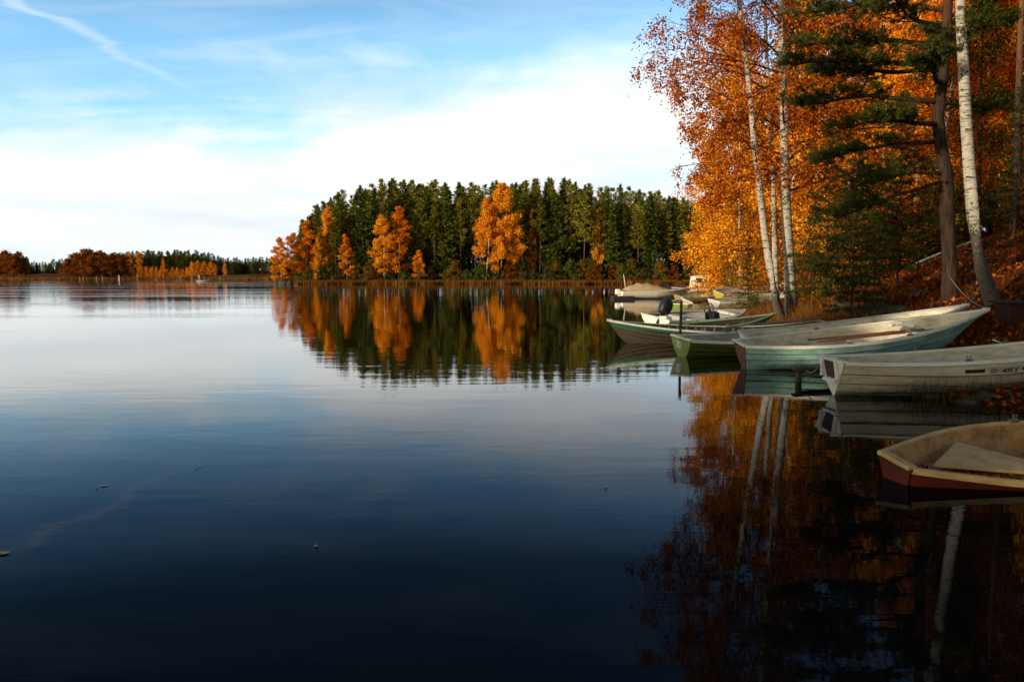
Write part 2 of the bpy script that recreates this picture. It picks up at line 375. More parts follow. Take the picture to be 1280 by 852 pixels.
def trunkpath(H, rng, lean=.03, n=9):
    p = [np.array([0., 0., -.3])]; d = rng.normal(size=2) * lean
    for i in range(1, n):
        d = d * .7 + rng.normal(size=2) * lean
        p.append(p[-1] + np.array([d[0], d[1], 1.0]) * (H + .3) / (n - 1))
    return p
def decid(name, seed, H, cb, R, nprim, nsec, nleaf, leaf, r0, mat, bark, droop=.7, hang=.0, path=None, twigs=0, e=(25, 65),
          prof=None, spread=.22, azbias=None, sides=7, minr=.006):
    rng = np.random.default_rng(seed)
    P = [np.array(q, float) for q in path] if path is not None else trunkpath(H, rng)
    n = len(P); tm = MB()
    tm.tube(P, [r0 * (1.3 if i == 0 else 1.06 if i == 1 and n > 12 else 1) * (1 - .93 * i / (n - 1)) ** .8 for i in range(n)], sides); nf = len(tm.f)
    cand = []; 
    for i in range(nprim):
        f = (i + rng.random()) / nprim; t = cb + (1 - cb) * f * .98
        b0 = lerp_path(P, t); az = i * 2.4 + rng.normal() * .5
        pf = prof(f) if prof else (1 - f) ** .7 * min(1, .62 + 1.6 * f) + .10
        L = R * pf * rng.uniform(.75, 1.2)
        if azbias: L *= azbias(az, f)
        if L < .2: continue
        e0 = R_(e[0] + (e[1] - e[0]) * f + rng.normal() * 8)
        br = branch(b0, az, e0, L, droop, rng)
        rb = max(minr, r0 * .33 * (1 - t * .75) * (L / R) ** .5)
        tm.tube(br, [rb * (1 - .85 * k / 5) for k in range(6)], 4, False)
        for j in range(nsec):
            tt = .22 + .78 * (j + rng.random()) / nsec; q = lerp_path(br, tt)
            a2 = az + rng.choice([-1, 1]) * rng.uniform(.3, 1.1); e2 = e0 - droop * tt + rng.normal() * .35
            L2 = L * .42 * (1.25 - tt) * rng.uniform(.6, 1.3) + .25
            b2 = branch(q, a2, e2, L2, droop * .8 + hang, rng, 5)
            tm.tube(b2, [max(minr * .6, rb * .35) * (1 - .7 * k / 4) for k in range(5)], 3, False)
            if twigs:
                for k in range(twigs):
                    q3 = lerp_path(b2, rng.uniform(.2, 1)); L3 = rng.uniform(.3, .8) * min(1.2, .35 * L2 + .4)
                    b3 = branch(q3, a2 + rng.normal() * .9, e2 + rng.normal() * .4 - .2, L3, droop + hang * 2, rng, 4)
                    tm.tube(b3, [minr * .7, minr * .55, minr * .45, minr * .3], 3, False)
                    for u in np.linspace(.1, 1, 5): cand.append(lerp_path(b3, u))
                for u in (.4, .7, 1): cand.append(lerp_path(b2, u))
            else:
                for u in np.linspace(.15, 1, 5): cand.append(lerp_path(b2, u))
        if not twigs:
            for u in (.6, .8, 1): cand.append(lerp_path(br, u))
    C = np.array(cand)
    wgt = rng.random(len(C)) ** .8; wgt /= wgt.sum()       # some twigs are bare, some full
    idx = rng.choice(len(C), nleaf, p=wgt)
    Q = C[idx] + rng.normal(size=(nleaf, 3)) * (spread if not twigs else .09)
    Q[:, 2] -= np.abs(rng.normal(size=nleaf)) * spread * (.5 + hang)
    V, F = cards(Q, leaf, rng)
    me = tm.mesh(name + '_trunk', bark, True, 80); me.materials.append(M['twig'])
    mi = np.zeros(len(me.polygons), dtype=np.int32); mi[nf:] = 1; me.polygons.foreach_set('material_index', mi)
    return me, fastmesh(name + '_crown', V, F, mat)
def conifer(name, seed, H, cb, R, mat, bark, step=.55, per=6, droop=.35, card=.42, dens=1.0, e0=.1, rag=.3, r0=None, power=.8, fine=False, pinelike=False):
    rng = np.random.default_rng(seed); P = trunkpath(H, rng, .012); r0 = r0 or H * .009
    tm = MB(); n = len(P); tm.tube(P, [r0 * (1 - .95 * i / (n - 1)) for i in range(n)], 6)
    Q = []; D = []; z = cb * H
    lump = rng.uniform(.6, 1.25, 12)
    while z < H * .985:
        f = (z - cb * H) / (H - cb * H)
        if pinelike: pf = min(1, .5 + 2.2 * f) * (1 - f) ** .62
        else: pf = (1 - f) ** power * min(1, .75 + 1.5 * f)
        for k in range(per):
            az = rng.uniform(0, 6.283)
            L = (R * pf * lump[int(f * 3.99) * 3 + int(az / 2.1)] + .12) * rng.uniform(1 - rag, 1 + rag * .6)
            b0 = lerp_path(P, (z + rng.uniform(-.2, .2) * step + .3) / (H + .3))
            ee = e0 + (.75 * f if not pinelike else .1 + .6 * f) + rng.normal() * .12
            br = branch(b0, az, ee, L, droop, rng, 4, .08)
            tm.tube(br, [max(.012 if fine else .02, r0 * .16)] * 3 + [.008], 3, False)
            m_ = max(2, int(L * dens / card * 2.4))
            for u in (rng.beta(2.2, 1.1, m_) if pinelike else rng.uniform(.12, 1.04, m_)):
                side = np.array([-math.sin(az), math.cos(az), 0]) * rng.normal() * .22 * L * (1.15 - u)
                q = lerp_path(br, u) + side + rng.normal(size=3) * card * (.4 if pinelike else .25)
                Q.append(q); D.append([math.cos(az) + side[0], math.sin(az) + side[1], .35 if pinelike else -.1])
        z += step * rng.uniform(.75, 1.25)
    for k in range(14):                                    # leader
        Q.append(P[-1] + np.array([0, 0, -card * .09 * k])); D.append([rng.normal() * .3, rng.normal() * .3, 1])
    Q = np.array(Q); D = np.array(D, float); D /= np.linalg.norm(D, axis=1)[:, None]
    if fine: V, F = needles(Q, D, rng, 16, card, .014, .65)
    else: V, F = needles(Q, D, rng, 5, card, card * .36, .55)
    return tm.mesh(name + '_trunk', bark, True, 80), fastmesh(name + '_crown', V, F, mat)
def tree(name, var, loc, label, cat, group=None, rot=0, s=1.0, sz=None):
    r = empty(name, loc, label, cat, group); r.rotation_euler = (0, 0, rot); r.scale = (s, s, sz or s)
    put('trunk', var[0], r); put('crown', var[1], r); return r

# ------------------------------------------------------------------ distant trees
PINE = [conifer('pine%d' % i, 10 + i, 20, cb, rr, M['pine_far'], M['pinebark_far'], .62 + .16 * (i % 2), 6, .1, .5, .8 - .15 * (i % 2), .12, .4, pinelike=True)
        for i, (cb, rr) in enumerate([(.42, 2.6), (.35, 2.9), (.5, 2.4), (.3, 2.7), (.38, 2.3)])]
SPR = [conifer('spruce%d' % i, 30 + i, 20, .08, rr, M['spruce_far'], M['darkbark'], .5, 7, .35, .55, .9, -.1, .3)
       for i, rr in enumerate([2.5, 2.1, 2.8])]
BIR = [decid('birch%d' % i, 50 + i, 18, cb, rr, 30, 6, 13000, .27, .15, mt, M['birch_far'], .8, .6, e=(35, 75), spread=.24, minr=.02,
             prof=lambda f: (1 - f) ** .6 * min(1, .55 + 1.8 * f)) for i, (cb, rr, mt) in enumerate([(.16, 4.2, M['gold']), (.1, 3.6, M['amber']), (.2, 5.0, M['gold'])])]
RND = [decid('round%d' % i, 60 + i, 13, .1, 5.2, 26, 6, 4200, .6, .2, mt, M['darkbark'], .5, 0, e=(10, 80), spread=.5,
             prof=lambda f: (1 - f * f) ** .5 * .95 + .05) for i, mt in enumerate([M['rusty'], M['rusty'], M['gold']])]
def pen_tree(px, py_top, Y, var, name, label, cat, group, s_w=1.0, H0=20):
    p = at(px, 352, Y); X = p.x; g = pen_h(X, Y); top = at(px, py_top, Y).z; s = (top - g) / H0
    return tree(name, var, (X, Y, g), label, cat, group, random.uniform(0, 6.28), s * s_w, s)
def sil(px): return float(np.interp(px, [345, 362, 380, 400, 420, 450, 490, 520, 560, 600, 640, 680, 720, 770, 820, 860, 900, 960], [316, 296, 274, 258, 244, 237, 230, 228, 232, 234, 229, 224, 232, 236, 244, 252, 256, 262]))
for row in range(8):
    Y0 = 186.5 + row * 4.6
    px = 384 - row * 2 + (row % 2) * 9 if row else 400
    while px < 985:
        Yt = Y0 + random.uniform(-1.6, 1.6)
        top = sil(px) + (random.uniform(-6, 24) + (18 if row == 0 else 0) + (8 if row == 1 else 0) if random.random() < .75 else random.uniform(-3, 4))
        front_gold = any(abs(px - g) < w for g, w in ((490, 19), (612, 14), (630, 16), (432, 10))) and row < 2
        if not front_gold:
            ex = random.random() < .66
            v = random.choice(PINE) if ex else random.choice(SPR)
            pen_tree(px, top, Yt, v, 'pine_tree' if ex else 'spruce_tree',
                     'green pine with bare lower trunk in the wood on the peninsula' if ex else 'dark narrow spruce in the wood on the peninsula',
                     'pine tree' if ex else 'spruce tree', 'pines on the peninsula' if ex else 'spruces on the peninsula', random.uniform(.85, 1.45))
        px += random.uniform(11, 19) * 185 / Yt + (2 if row else 3)
GOLDS = [(352, 296, 184, 1, 1.5, 'small golden birch at the very tip of the peninsula'), (366, 290, 186, 0, 1.4, 'second golden birch from the tip of the peninsula'),
         (383, 274, 187, 1, 1.35, 'third golden birch from the tip of the peninsula'), (409, 258, 189, 0, .95, 'slim golden birch rising behind the birches at the tip of the peninsula'),
         (434, 292, 184, 1, 1.2, 'low orange birch at the water left of the wide golden birch'), (481, 268, 184, 0, 1.3, 'left half of the wide golden birch pair in the middle left of the peninsula'),
         (499, 257, 185, 1, 1.35, 'taller right birch of the golden pair left of the peninsula middle'), (524, 312, 183, 1, 1.6, 'low russet birch beside the golden pair'),
         (608, 247, 184, 0, 1.15, 'slimmer left birch of the brightest golden clump on the peninsula'), (627, 229, 185, 2, 1.15, 'tallest and brightest golden birch in the middle of the peninsula'),
         (664, 258, 187, 1, .5, 'thin orange birch right of the brightest golden birch'), (746, 262, 187, 0, .55, 'thin coppery birch among dark pines right of the brightest golden birch'),
         (641, 268, 185, 0, .95, 'lower right birch of the brightest golden clump on the peninsula'),
         (398, 296, 186, 0, 1.2, 'broad golden birch in front of the first dark pines'), (396, 318, 183, 1, 1.0, 'low golden shrub birch on the shore left of the dark pines')]
for px, top, Y, v, w, lab in GOLDS:
    pen_tree(px, top, Y, BIR[v], 'birch_tree', lab, 'birch tree', 'golden birches on the peninsula', w, 18)
BUSH = [decid('bush%d' % i, 80 + i, 3.4, .05, 2.0, 18, 5, 2600, .22, .04, mt, M['darkbark'], .4, 0, e=(15, 80), spread=.22) for i, mt in enumerate([M['rusty'], M['olive'], M['spruce_far']])]
for i in range(34):
    px = 362 + i * 16 + random.uniform(-5, 5); Y = 183.5 + random.uniform(-.5, 2); p = at(px, 352, Y)
    tree('shrub', BUSH[random.choice([0, 1, 2, 2, 1])], (p.x, Y, pen_h(p.x, Y)), 'low shrub on the shore under the peninsula trees', 'shrub', 'shrubs along the peninsula shore', random.uniform(0, 6), random.uniform(.6, 1.25))
# far shore wood
def far_tree(px, py_top, Y, var, H0, name, label, cat, group, w=1.0):
    p = at(px, 348, Y); g = min(5, far_h(p.x, Y)); top = at(px, py_top, Y).z; s = (top - g) / H0
    tree(name, var, (p.x, Y, g), label, cat, group, random.uniform(0, 6.28), s * w, s)
fs = lambda px: float(np.interp(px, [-40, 0, 25, 40, 60, 80, 120, 160, 200, 240, 262, 285, 300, 350, 420], [316, 318, 316, 326, 325, 324, 318, 313, 313, 312, 316, 321, 322, 320, 318]))
for row in range(2):
    px = -40.0 + row
    while px < 372:
        Y = 440 + row * 16 + random.uniform(-5, 5)
        far_tree(px, fs(px) + random.uniform(-1, 5) + (4 if row == 0 else 0), Y, random.choice(SPR + PINE[:2]), 20, 'spruce_tree', 'dark conifer in the wood across the lake', 'spruce tree', 'conifers across the lake', random.uniform(1.7, 2.6))
        px += random.uniform(2.8, 4.3)
for px, top, Y, v, w in [(-12, 315, 402, 0, 1.2), (8, 316, 402, 1, 1.0), (25, 317, 404, 0, .9), (96, 319, 404, 0, 1.5), (103, 322, 400, 1, 1.3), (118, 320, 400, 0, 1.3), (134, 322, 401, 1, 1.3), (149, 324, 403, 0, 1.2), (86, 325, 401, 1, 1.2), (-24, 320, 400, 1, 1.4), (17, 322, 400, 1, 1.3), (110, 314, 402, 1, 1.5), (126, 316, 403, 0, 1.15), (142, 319, 405, 1, 1.0), (156, 321, 408, 0, .9)]:
    far_tree(px, top, Y, RND[v], 13, 'broadleaf_tree', 'round russet tree standing on the left of the far shore', 'tree', 'russet trees across the lake', w)
for i in range(26):
    px = 168 + i * 3.4 + random.uniform(-1, 1); far_tree(px, 335 + random.uniform(-3, 2), 405, BIR[i % 2], 18, 'birch_tree', 'small golden birch in the low row across the lake', 'birch tree', 'low golden birches across the lake', 1.1)
for px, top, w in [(241, 327, 1.0), (248, 326, 1.1), (256, 326, 1), (264, 327, 1), (281, 328, .8), (163, 315, .9), (175, 314, .9), (205, 322, .7), (270, 330, .8)]:
    far_tree(px, top, 404 if px > 200 else 432, BIR[2] if w > .9 else BIR[0], 18, 'birch_tree', 'large golden birch standing out against the dark wood across the lake', 'birch tree', 'large golden birches across the lake', w * 1.25)

# ------------------------------------------------------------------ right bank trees
def px_path(pts, Y0, dY=0):
    P = [at(a, b, Y0 + dY * i) for i, (a, b) in enumerate(pts)]; return P
def near_birch(label, pts, Y, H, cb, R, r0, seed, nprim, nsec, nleaf, mat='birchleaf', twigs=3, leaf=.088, **kw):
    W = px_path(pts, Y); base = W[0].copy(); base.z = bank_h(base.x, base.y)
    L = [np.array(p - base) for p in W]; L[0][2] = -.25
    top = L[-1].copy(); d = (L[-1] - L[-2]); d = d / np.linalg.norm(d)
    d = d * .5 + np.array([0, 0, .5]); k = 5; st = (H - top[2]) / k / d[2]
    for i in range(k): L.append(L[-1] + d * st + np.array([random.uniform(-.08, .08), random.uniform(-.08, .08), 0]))
    # resample evenly
    P = []; seg = [0.0]
    for a, b in zip(L[:-1], L[1:]): seg.append(seg[-1] + np.linalg.norm(b - a))
    for q in np.linspace(0, seg[-1], 16): P.append(np.array([np.interp(q, seg, [c[i] for c in L]) for i in range(3)]))
    v = decid('bankbirch', seed, H, cb, R, nprim, nsec, nleaf, leaf, r0, M[mat], M['birch_old' if seed == 201 else 'birch'], path=P, twigs=twigs, sides=14, **kw)
    return tree('birch_tree', v, base, label, 'birch tree')
near_birch('tall white birch with curved blackened foot behind the dark red box', [(1247, 380), (1231, 350), (1222, 318), (1217, 280), (1213, 235), (1208, 160), (1204, 80), (1200, 0)], 17.2, 16, .52, 3.6, .14, 201, 26, 6, 15000, hang=.4)
near_birch('straight white birch at the water edge, right one of the leaning pair', [(990, 398), (988, 350), (984, 290), (981, 220), (980, 130), (977, 40), (975, -20)], 26.2, 17.5, .25, 4.6, .19, 202, 44, 7, 36000, hang=.5, e=(30, 70))
near_birch('slender white birch leaning left, left one of the pair at the water edge', [(982, 400), (968, 368), (958, 310), (950, 240), (942, 170), (936, 100), (925, 20)], 25.6, 15.5, .28, 3.9, .135, 203, 40, 7, 32000, hang=.5, e=(30, 70))
near_birch('thin birch standing just behind the leaning pair', [(972, 388), (969, 330), (968, 270), (965, 180), (960, 100)], 29.5, 15.5, .3, 3.4, .12, 204, 30, 6, 16000, hang=.4)
# scots pine
def pine_bias(az, f): return 1.15 if math.cos(az) < -.1 else .62
def near_pine():
    W = px_path([(1187, 384), (1187, 330), (1184, 270), (1183, 220), (1176, 180), (1172, 150), (1178, 100), (1183, 50), (1185, 0)], 18.6)
    base = W[0].copy(); base.z = bank_h(base.x, base.y); L = [np.array(p - base) for p in W]; L[0][2] = -.25
    for i in range(4): L.append(L[-1] + np.array([random.uniform(-.12, .12), .05, 1.25]))
    P = L; rng = np.random.default_rng(5); tm = MB(); n = len(P)
    tm.tube(P, [.2 if i == 0 else .168 * (1 - i / n) ** .55 for i in range(n)], 12)
    Q = []; D = []
    prim = []
    def limb(z, az, Ln, e0, dr=.2): prim.append((z, az, Ln, e0, dr))
    # (height above base, azimuth, length, initial rise)
    for z, az, Ln, e0 in [(2.75, 3.2, 2.4, -.25), (2.9, 3.5, 2.0, -.1), (3.6, 2.7, 2.6, .0), (4.0, 3.6, 3.0, .05), (4.5, 3.0, 3.3, .1), (4.4, .2, 1.3, .1), (4.9, 3.9, 2.7, .1), (5.2, 2.6, 3.0, .1),
                          (5.3, 3.3, 3.6, .12), (5.7, 4.4, 2.4, .1), (5.8, 2.9, 3.3, .2), (6.0, 3.5, 2.7, .2), (6.3, 1.2, 1.6, .2), (6.5, 3.1, 3.0, .2), (6.7, 5.2, 1.9, .2), (6.9, 4.0, 2.5, .25), (7.3, 2.4, 2.4, .3),
                          (7.7, 3.3, 2.6, .3), (8.1, .3, 1.8, .3), (8.4, 4.6, 2.1, .35), (8.9, 2.9, 2.2, .4), (9.4, 1.2, 1.8, .4), (9.9, 3.8, 1.8, .5), (10.5, 5.6, 1.5, .5), (11, 2.2, 1.3, .6), (11.6, 4.2, 1.0, .8)]:
        limb(z, az, Ln, e0)
    zs = [p[2] for p in P]
    for z, az, Ln, e0, dr in prim:
        b0 = np.array([np.interp(z, zs, [p[i] for p in P]) for i in range(3)])
        br = branch(b0, az, e0, Ln, dr, rng, 7, .16)
        tm.tube(br, [.055 * (Ln / 3) * (1 - .75 * k / 6) + .008 for k in range(7)], 6, False)
        for j in range(int(Ln * 8)):
            tt = rng.uniform(.3, 1) if z > 3 else rng.uniform(.55, 1)
            q = lerp_path(br, tt); a2 = az + rng.choice([-1, 1]) * rng.uniform(.2, 1.1); L2 = rng.uniform(.35, .9) * (1.35 - tt * .6)
            b2 = branch(q, a2, rng.normal() * .18 + .1, L2, -.1, rng, 4)
            tm.tube(b2, [.014, .011, .009, .006], 4, False)
            for u in np.linspace(.3, 1, 6):
                c = lerp_path(b2, u) + rng.normal(size=3) * np.array([.07, .07, .035]); Q.append(c); D.append([math.cos(a2) * .8, math.sin(a2) * .8, .45])
                if rng.random() < .8:
                    Q.append(c + rng.normal(size=3) * np.array([.13, .13, .05])); D.append([math.cos(a2 + rng.normal()), math.sin(a2 + rng.normal()), .5])
    V, F = needles(np.array(Q), np.array(D), rng, 24, .11, .013, .6)
    return tree('pine_tree', (tm.mesh('pine_trunk', M['pinebark'], True, 80), fastmesh('pine_crown', V, F, M['pine'])), base, 'old pine with brown trunk and wide dark green boughs left of the tall white birch', 'pine tree')
near_pine()
SP = [conifer('youngspruce', 71, 6.0, .12, 1.55, M['pine'], M['darkbark'], .26, 7, .25, .11, .6, .05, .35, r0=.045, fine=True),
      conifer('youngspruce2', 72, 7.5, .16, 1.7, M['pine'], M['darkbark'], .32, 7, .2, .12, .55, .05, .4, r0=.05, fine=True)]
def on_bank(px, Y, dz=0): x = (px - 640) / FPX * Y / 1.0; return Vector((x, Y, bank_h(x, Y) + dz))
tree('young_pine', SP[0], on_bank(1064, 21), 'young green conifer with thin bare stem behind the dark crate', 'young pine', None, .4, .82)
tree('young_pine', SP[1], on_bank(1030, 24.5), 'young green conifer between the birch pair and the crate', 'young pine', None, 2, .78)
tree('young_pine', SP[0], on_bank(1120, 25), 'shaded young conifer on the slope left of the old pine', 'young pine', None, 4, 1.0)
tree('young_pine', SP[1], on_bank(1262, 27), 'small dark conifer on the slope right of the tall birch', 'young pine', None, 1, .7)
tree('young_pine', SP[1], on_bank(935, 33), 'low yellowish green conifer at the waterside left of the birches', 'young pine', None, 3, .45)
# slope trees
HT = [decid('slope%d' % i, 100 + i, 15, cb, rr, 34, 6, 15000, lf, .12, mt, bk, .6, .3, e=(20, 75), spread=.24, minr=.012, prof=lambda f: (1 - f * .9) ** .6 * min(1, .6 + 1.5 * f))
      for i, (cb, rr, lf, mt, bk) in enumerate([(.12, 3.8, .15, M['orange'], M['birch_far']), (.2, 3.4, .14, M['copper'], M['darkbark']), (.08, 4.2, .16, M['gold'], M['birch_far']), (.15, 3.6, .15, M['copper'], M['birch_far']), (.1, 3.0, .14, M['olive'], M['darkbark'])])]
hl = ['orange birch with pale trunk on the slope behind the boats', 'copper leaved tree with dark trunk on the slope behind the boats', 'bright golden birch on the slope behind the boats', 'copper leaved tree with pale trunk on the slope behind the boats', 'olive and orange leaved tree on the slope behind the boats']
n = 0; rs = random.Random(12)
pl = []
for Y, p0, p1, st in [(34, 1010, 1310, 72), (39, 950, 1330, 62), (45, 925, 1330, 55), (52, 905, 1420, 50), (62, 890, 1500, 46), (76, 885, 1300, 42), (95, 880, 1300, 38), (120, 878, 1200, 34)]:
    px = p0 + rs.uniform(0, 20)
    while px < p1:
        pl.append((px, Y + rs.uniform(-2, 2))); px += st * rs.uniform(.75, 1.25)
for px, Y in pl:
    p = on_bank(px, Y)
    if px < 908 and Y < 90: continue
    if px < 1165 and Y < 43: continue
    if px < 960: k = rs.choice([2, 0, 2, 2])
    elif px < 1140: k = rs.choice([0, 2, 2, 2, 2, 3])
    else: k = rs.choice([0, 1, 3, 0, 1, 3, 2, 4])
    g = ['orange birches on the slope', 'dark stemmed copper trees on the slope', 'golden birches on the slope', 'pale stemmed copper trees on the slope', 'olive trees on the slope'][k]
    tree('birch_tree' if k in (0, 2) else 'broadleaf_tree', HT[k], p, hl[k], 'birch tree' if k in (0, 2) else 'tree', g, rs.uniform(0, 6.28), rs.uniform(.9, 1.2) * (1 if Y > 40 else .85))
for px, Y, s in [(1262, 30, 1.0), (1700, 47, .9), (1235, 50, 1.0), (1160, 60, 1.0)]:
    tree('pine_tree', PINE[2], on_bank(px, Y), 'tall slim pine among the orange trees on the slope', 'pine tree', 'slim pines on the slope', rs.uniform(0, 6), s * .95)
# waterside shrubs and saplings on the left edge of the bank
SAP = [decid('sapling%d' % i, 120 + i, 6.5, .08, 1.6, 26, 5, nl, .10, .035, mt, M['darkbark'], .3, .1, e=(35, 75), spread=.16, minr=.006) for i, (mt, nl) in enumerate([(M['olive'], 3200), (M['orange'], 1800), (M['rusty'], 1500), (M['gold'], 2200)])]
for px, Y, k, s in [(882, 60, 0, .9), (888, 66, 2, 1.0), (889, 50, 0, .95), (897, 58, 1, 1.2), (906, 47, 0, .95), (915, 52, 1, 1.1), (926, 44, 0, .9), (938, 40, 1, .8), (900, 72, 3, 1.4), (918, 70, 3, 1.4), (886, 96, 3, 1.5), (876, 110, 0, 1.6), (950, 46, 3, 1.1), (1018, 30, 0, .6), (1045, 29, 1, .65), (1092, 27, 2, .55), (1145, 28, 2, .6)]:
    p = on_bank(px, Y); p.x = max(p.x, shore_x(Y) + .3); p.z = bank_h(p.x, Y)
    tree('sapling', SAP[k], p, ['olive leaved sapling at the waterside', 'orange leaved sapling at the waterside', 'nearly bare russet sapling at the waterside', 'golden sapling at the waterside'][k], 'sapling', ['olive', 'orange', 'russet', 'golden'][k] + ' saplings at the waterside', rs.uniform(0, 6), s)
for i in range(26):
    px = 1000 + rs.random() * 320; Y = rs.uniform(29, 46)
    tree('shrub', BUSH[rs.choice([0, 0, 1])], on_bank(px, Y), 'low russet or olive shrub growing on the leafy slope', 'shrub', 'shrubs on the leafy slope', rs.uniform(0, 6), rs.uniform(.35, .9))
# unseen spruces added beyond the left edge of view to shade the boats
for i, (x, y, s) in enumerate([(-31, -25, .95), (-29, -21, .85), (-30, -17.5, 1.0), (-28, -14, .9), (-30, -10.5, .8), (-27, -12, .8), (-33, -9.5, .95),  (-33, -29, 1.0), (-36, -19, 1.1), (-35, -13, 1.0)]):
    tree('spruce_tree', SPR[i % 3], (x, y, 0), 'tall unseen spruce added to shade the boats', 'spruce tree', 'unseen spruces added for shade', i, s)
m = MB(); m.grid([[(x, y, .25 - .0 * x - (.6 if (x > -25.5 or x < -47 or y > 4.5) else 0)) for y in (-60, -45, -30, -20, -10, 0, 4, 6)] for x in (-48, -45, -38, -32, -27, -25)])
tag(m.build('near_shore_ground', M['forestfloor'], smooth=True, ang=180), kind='structure')

# ------------------------------------------------------------------ leaf litter, grass, stones
rng = np.random.default_rng(3)
def scatter(n, y0, y1, s0, s1, pw=1.0):
    y = y0 + (y1 - y0) * rng.random(n) ** pw; s = s0 + (s1 - s0) * rng.random(n)
    X = np.array([shore_x(a) for a in y]) + s
    Z = np.array([bank_h(a, b) for a, b in zip(X, y)]); return np.stack([X, y, Z], 1)
P1 = scatter(75000, 9, 45, .1, 20, 1.3)
P1 = P1[np.sin(P1[:, 0] * 1.1 + 2) * np.sin(P1[:, 1] * .9) + rng.normal(size=len(P1)) * .5 > -.75]
P1[:, 2] += np.abs(rng.normal(size=len(P1))) * .035
V, F = cards(P1, .12, rng, .7, 0)
tag(put('fallen_leaves', fastmesh('fallen_leaves', V, F, M['litter'])), 'red and orange fallen leaves covering the steep bank', 'leaf litter', kind='stuff')
def blades(name, P, L, w, mat, label, cat, lean=.25, kind='stuff'):
    n = len(P); d = rng.normal(size=(n, 3)) * lean; d[:, 2] = 1; Ls = (L * rng.uniform(.5, 1.2, n))[:, None]
    a = rng.uniform(0, 6.28, n); u = np.stack([np.cos(a), np.sin(a), a * 0], 1) * w
    mid = P + d * Ls * .55; d2 = d.copy(); d2[:, :2] *= 2.6; tip = mid + d2 * Ls * .45
    V = np.stack([P - u, P + u, mid + u * .7, mid - u * .7, tip], 1).reshape(-1, 3); k = np.arange(n)[:, None] * 5
    Fq = np.concatenate([k + np.array([[0, 1, 2]]), k + np.array([[0, 2, 3]]), k + np.array([[3, 2, 4]])], 0)
    return tag(put(name, fastmesh(name, V, Fq, mat)), label, cat, kind=kind)
blades('sedge', scatter(420, 10.9, 12.0, -.75, 1.6) * [1, 1, 0] + [0, 0, -.03], .5, .003, M['darkgrass'], 'thin dark sedge standing in the shallow water in front of the cream boat', 'sedge', .18)
blades('waterside_grass', scatter(6000, 21.5, 33, -.3, 1.5), .6, .006, M['ochre'], 'ochre grass at the foot of the birch pair', 'grass')
blades('reeds', scatter(9000, 33, 56, -1.8, .8), .95, .014, M['straw'], 'pale dry reeds between the beached boats', 'reeds', .14)
PR = np.array([on_bank(a, b) for a, b in zip(rng.uniform(856, 926, 2600), rng.uniform(32.8, 35.2, 2600))]); PR[:, 2] = np.maximum(PR[:, 2], -.1)
blades('pale_reeds', PR, .62, .011, M['straw'], 'pale feathery reeds between the lime boat and the birches', 'reeds', .14)
blades('bank_undergrowth', scatter(16000, 13, 40, 1.0, 16), .22, .006, M['ochre'], 'low brown undergrowth on the bank', 'undergrowth', .5)
nP = 9000; X = rng.uniform(-52, 48, nP); Yp = np.array([pen_y(a) for a in X]) + rng.uniform(-.8, 1.2, nP)
blades('shore_reeds', np.stack([X, Yp, X * 0 - .02], 1), 1.0, .045, M['ochre'], 'ochre reeds along the shore of the peninsula', 'reeds', .15)
nP = 5000; X = rng.uniform(-330, -60, nP); Yp = np.array([far_y(a) for a in X]) + rng.uniform(-2, 8, nP)
blades('distant_reeds', np.stack([X, Yp, X * 0], 1), 1.5, .12, M['ochre'], 'brown reeds along the far shore', 'reeds', .15)
def rock(name, loc, r, label, seed, mat='stone', sq=(1, 1, .65), cat='boulder', group=None):
    rr = np.random.default_rng(seed); ph = rr.uniform(0, 6, 6); mb = MB(); rows = []
    for i in range(13):
        th = math.pi * i / 12; row = []
        for k in range(18):
            a = 2 * math.pi * k / 18; d = Vector((math.sin(th) * math.cos(a), math.sin(th) * math.sin(a), math.cos(th)))
            q = 1 + .16 * math.sin(3 * d.x + ph[0]) * math.cos(2.6 * d.y + ph[1]) + .10 * math.sin(6 * d.z + ph[2] + 3 * d.x) + .05 * math.sin(11 * d.y + ph[3])
            row.append((d.x * r * q * sq[0], d.y * r * q * sq[1], d.z * r * q * sq[2]))
        rows.append(row)
    mb.grid(rows, True); o = mb.build(name, M[mat], smooth=True, ang=50); o.location = loc
    return tag(o, label, cat, group)
for i, (px, Y, r, lb) in enumerate([(1082, 22, .34, 'mossy boulder behind the dark crate'), (1104, 21.2, .26, 'small mossy boulder right of the dark crate'), (1128, 20.6, .3, 'mossy boulder left of the old pine'), (1150, 22, .25, 'half buried boulder below the old pine'), (1054, 25, .4, 'broad mossy boulder above the crate')]):
    p = on_bank(px, Y); rock('boulder', p, r, lb, i, group='mossy boulders on the bank')
for i, (px, Y) in enumerate([(347, 181), (352, 180.4), (356, 180), (362, 180)]):
    p = at(px, 352, Y); rock('boulder', (p.x, Y, .15), .9, 'dark boulder at the tip of the peninsula', 20 + i, group='boulders at the tip of the peninsula')

for i in range(34):
    Y = rs.uniform(9.5, 15.5); r_ = rs.uniform(.05, .15); x = shore_x(Y) + rs.uniform(-.35, .7)
    rock('stone', (x, Y, bank_h(x, Y) + r_ * .15), r_, 'small wet stone at the waterline below the boats', 60 + i, group='stones at the waterline', cat='stone')
PF = scatter(420, 9, 15.5, -1.6, .1, 1.0); PF[:, 2] = .006
V, F = cards(PF, .06, rng, .7, 0); V[:, 2] = .004 + np.abs(V[:, 2] - .006) * .15
tag(put('floating_leaves', fastmesh('floating_leaves', V, F, M['litter'])), 'brown leaves drifting on the water close to the bank', 'leaf litter', kind='stuff')
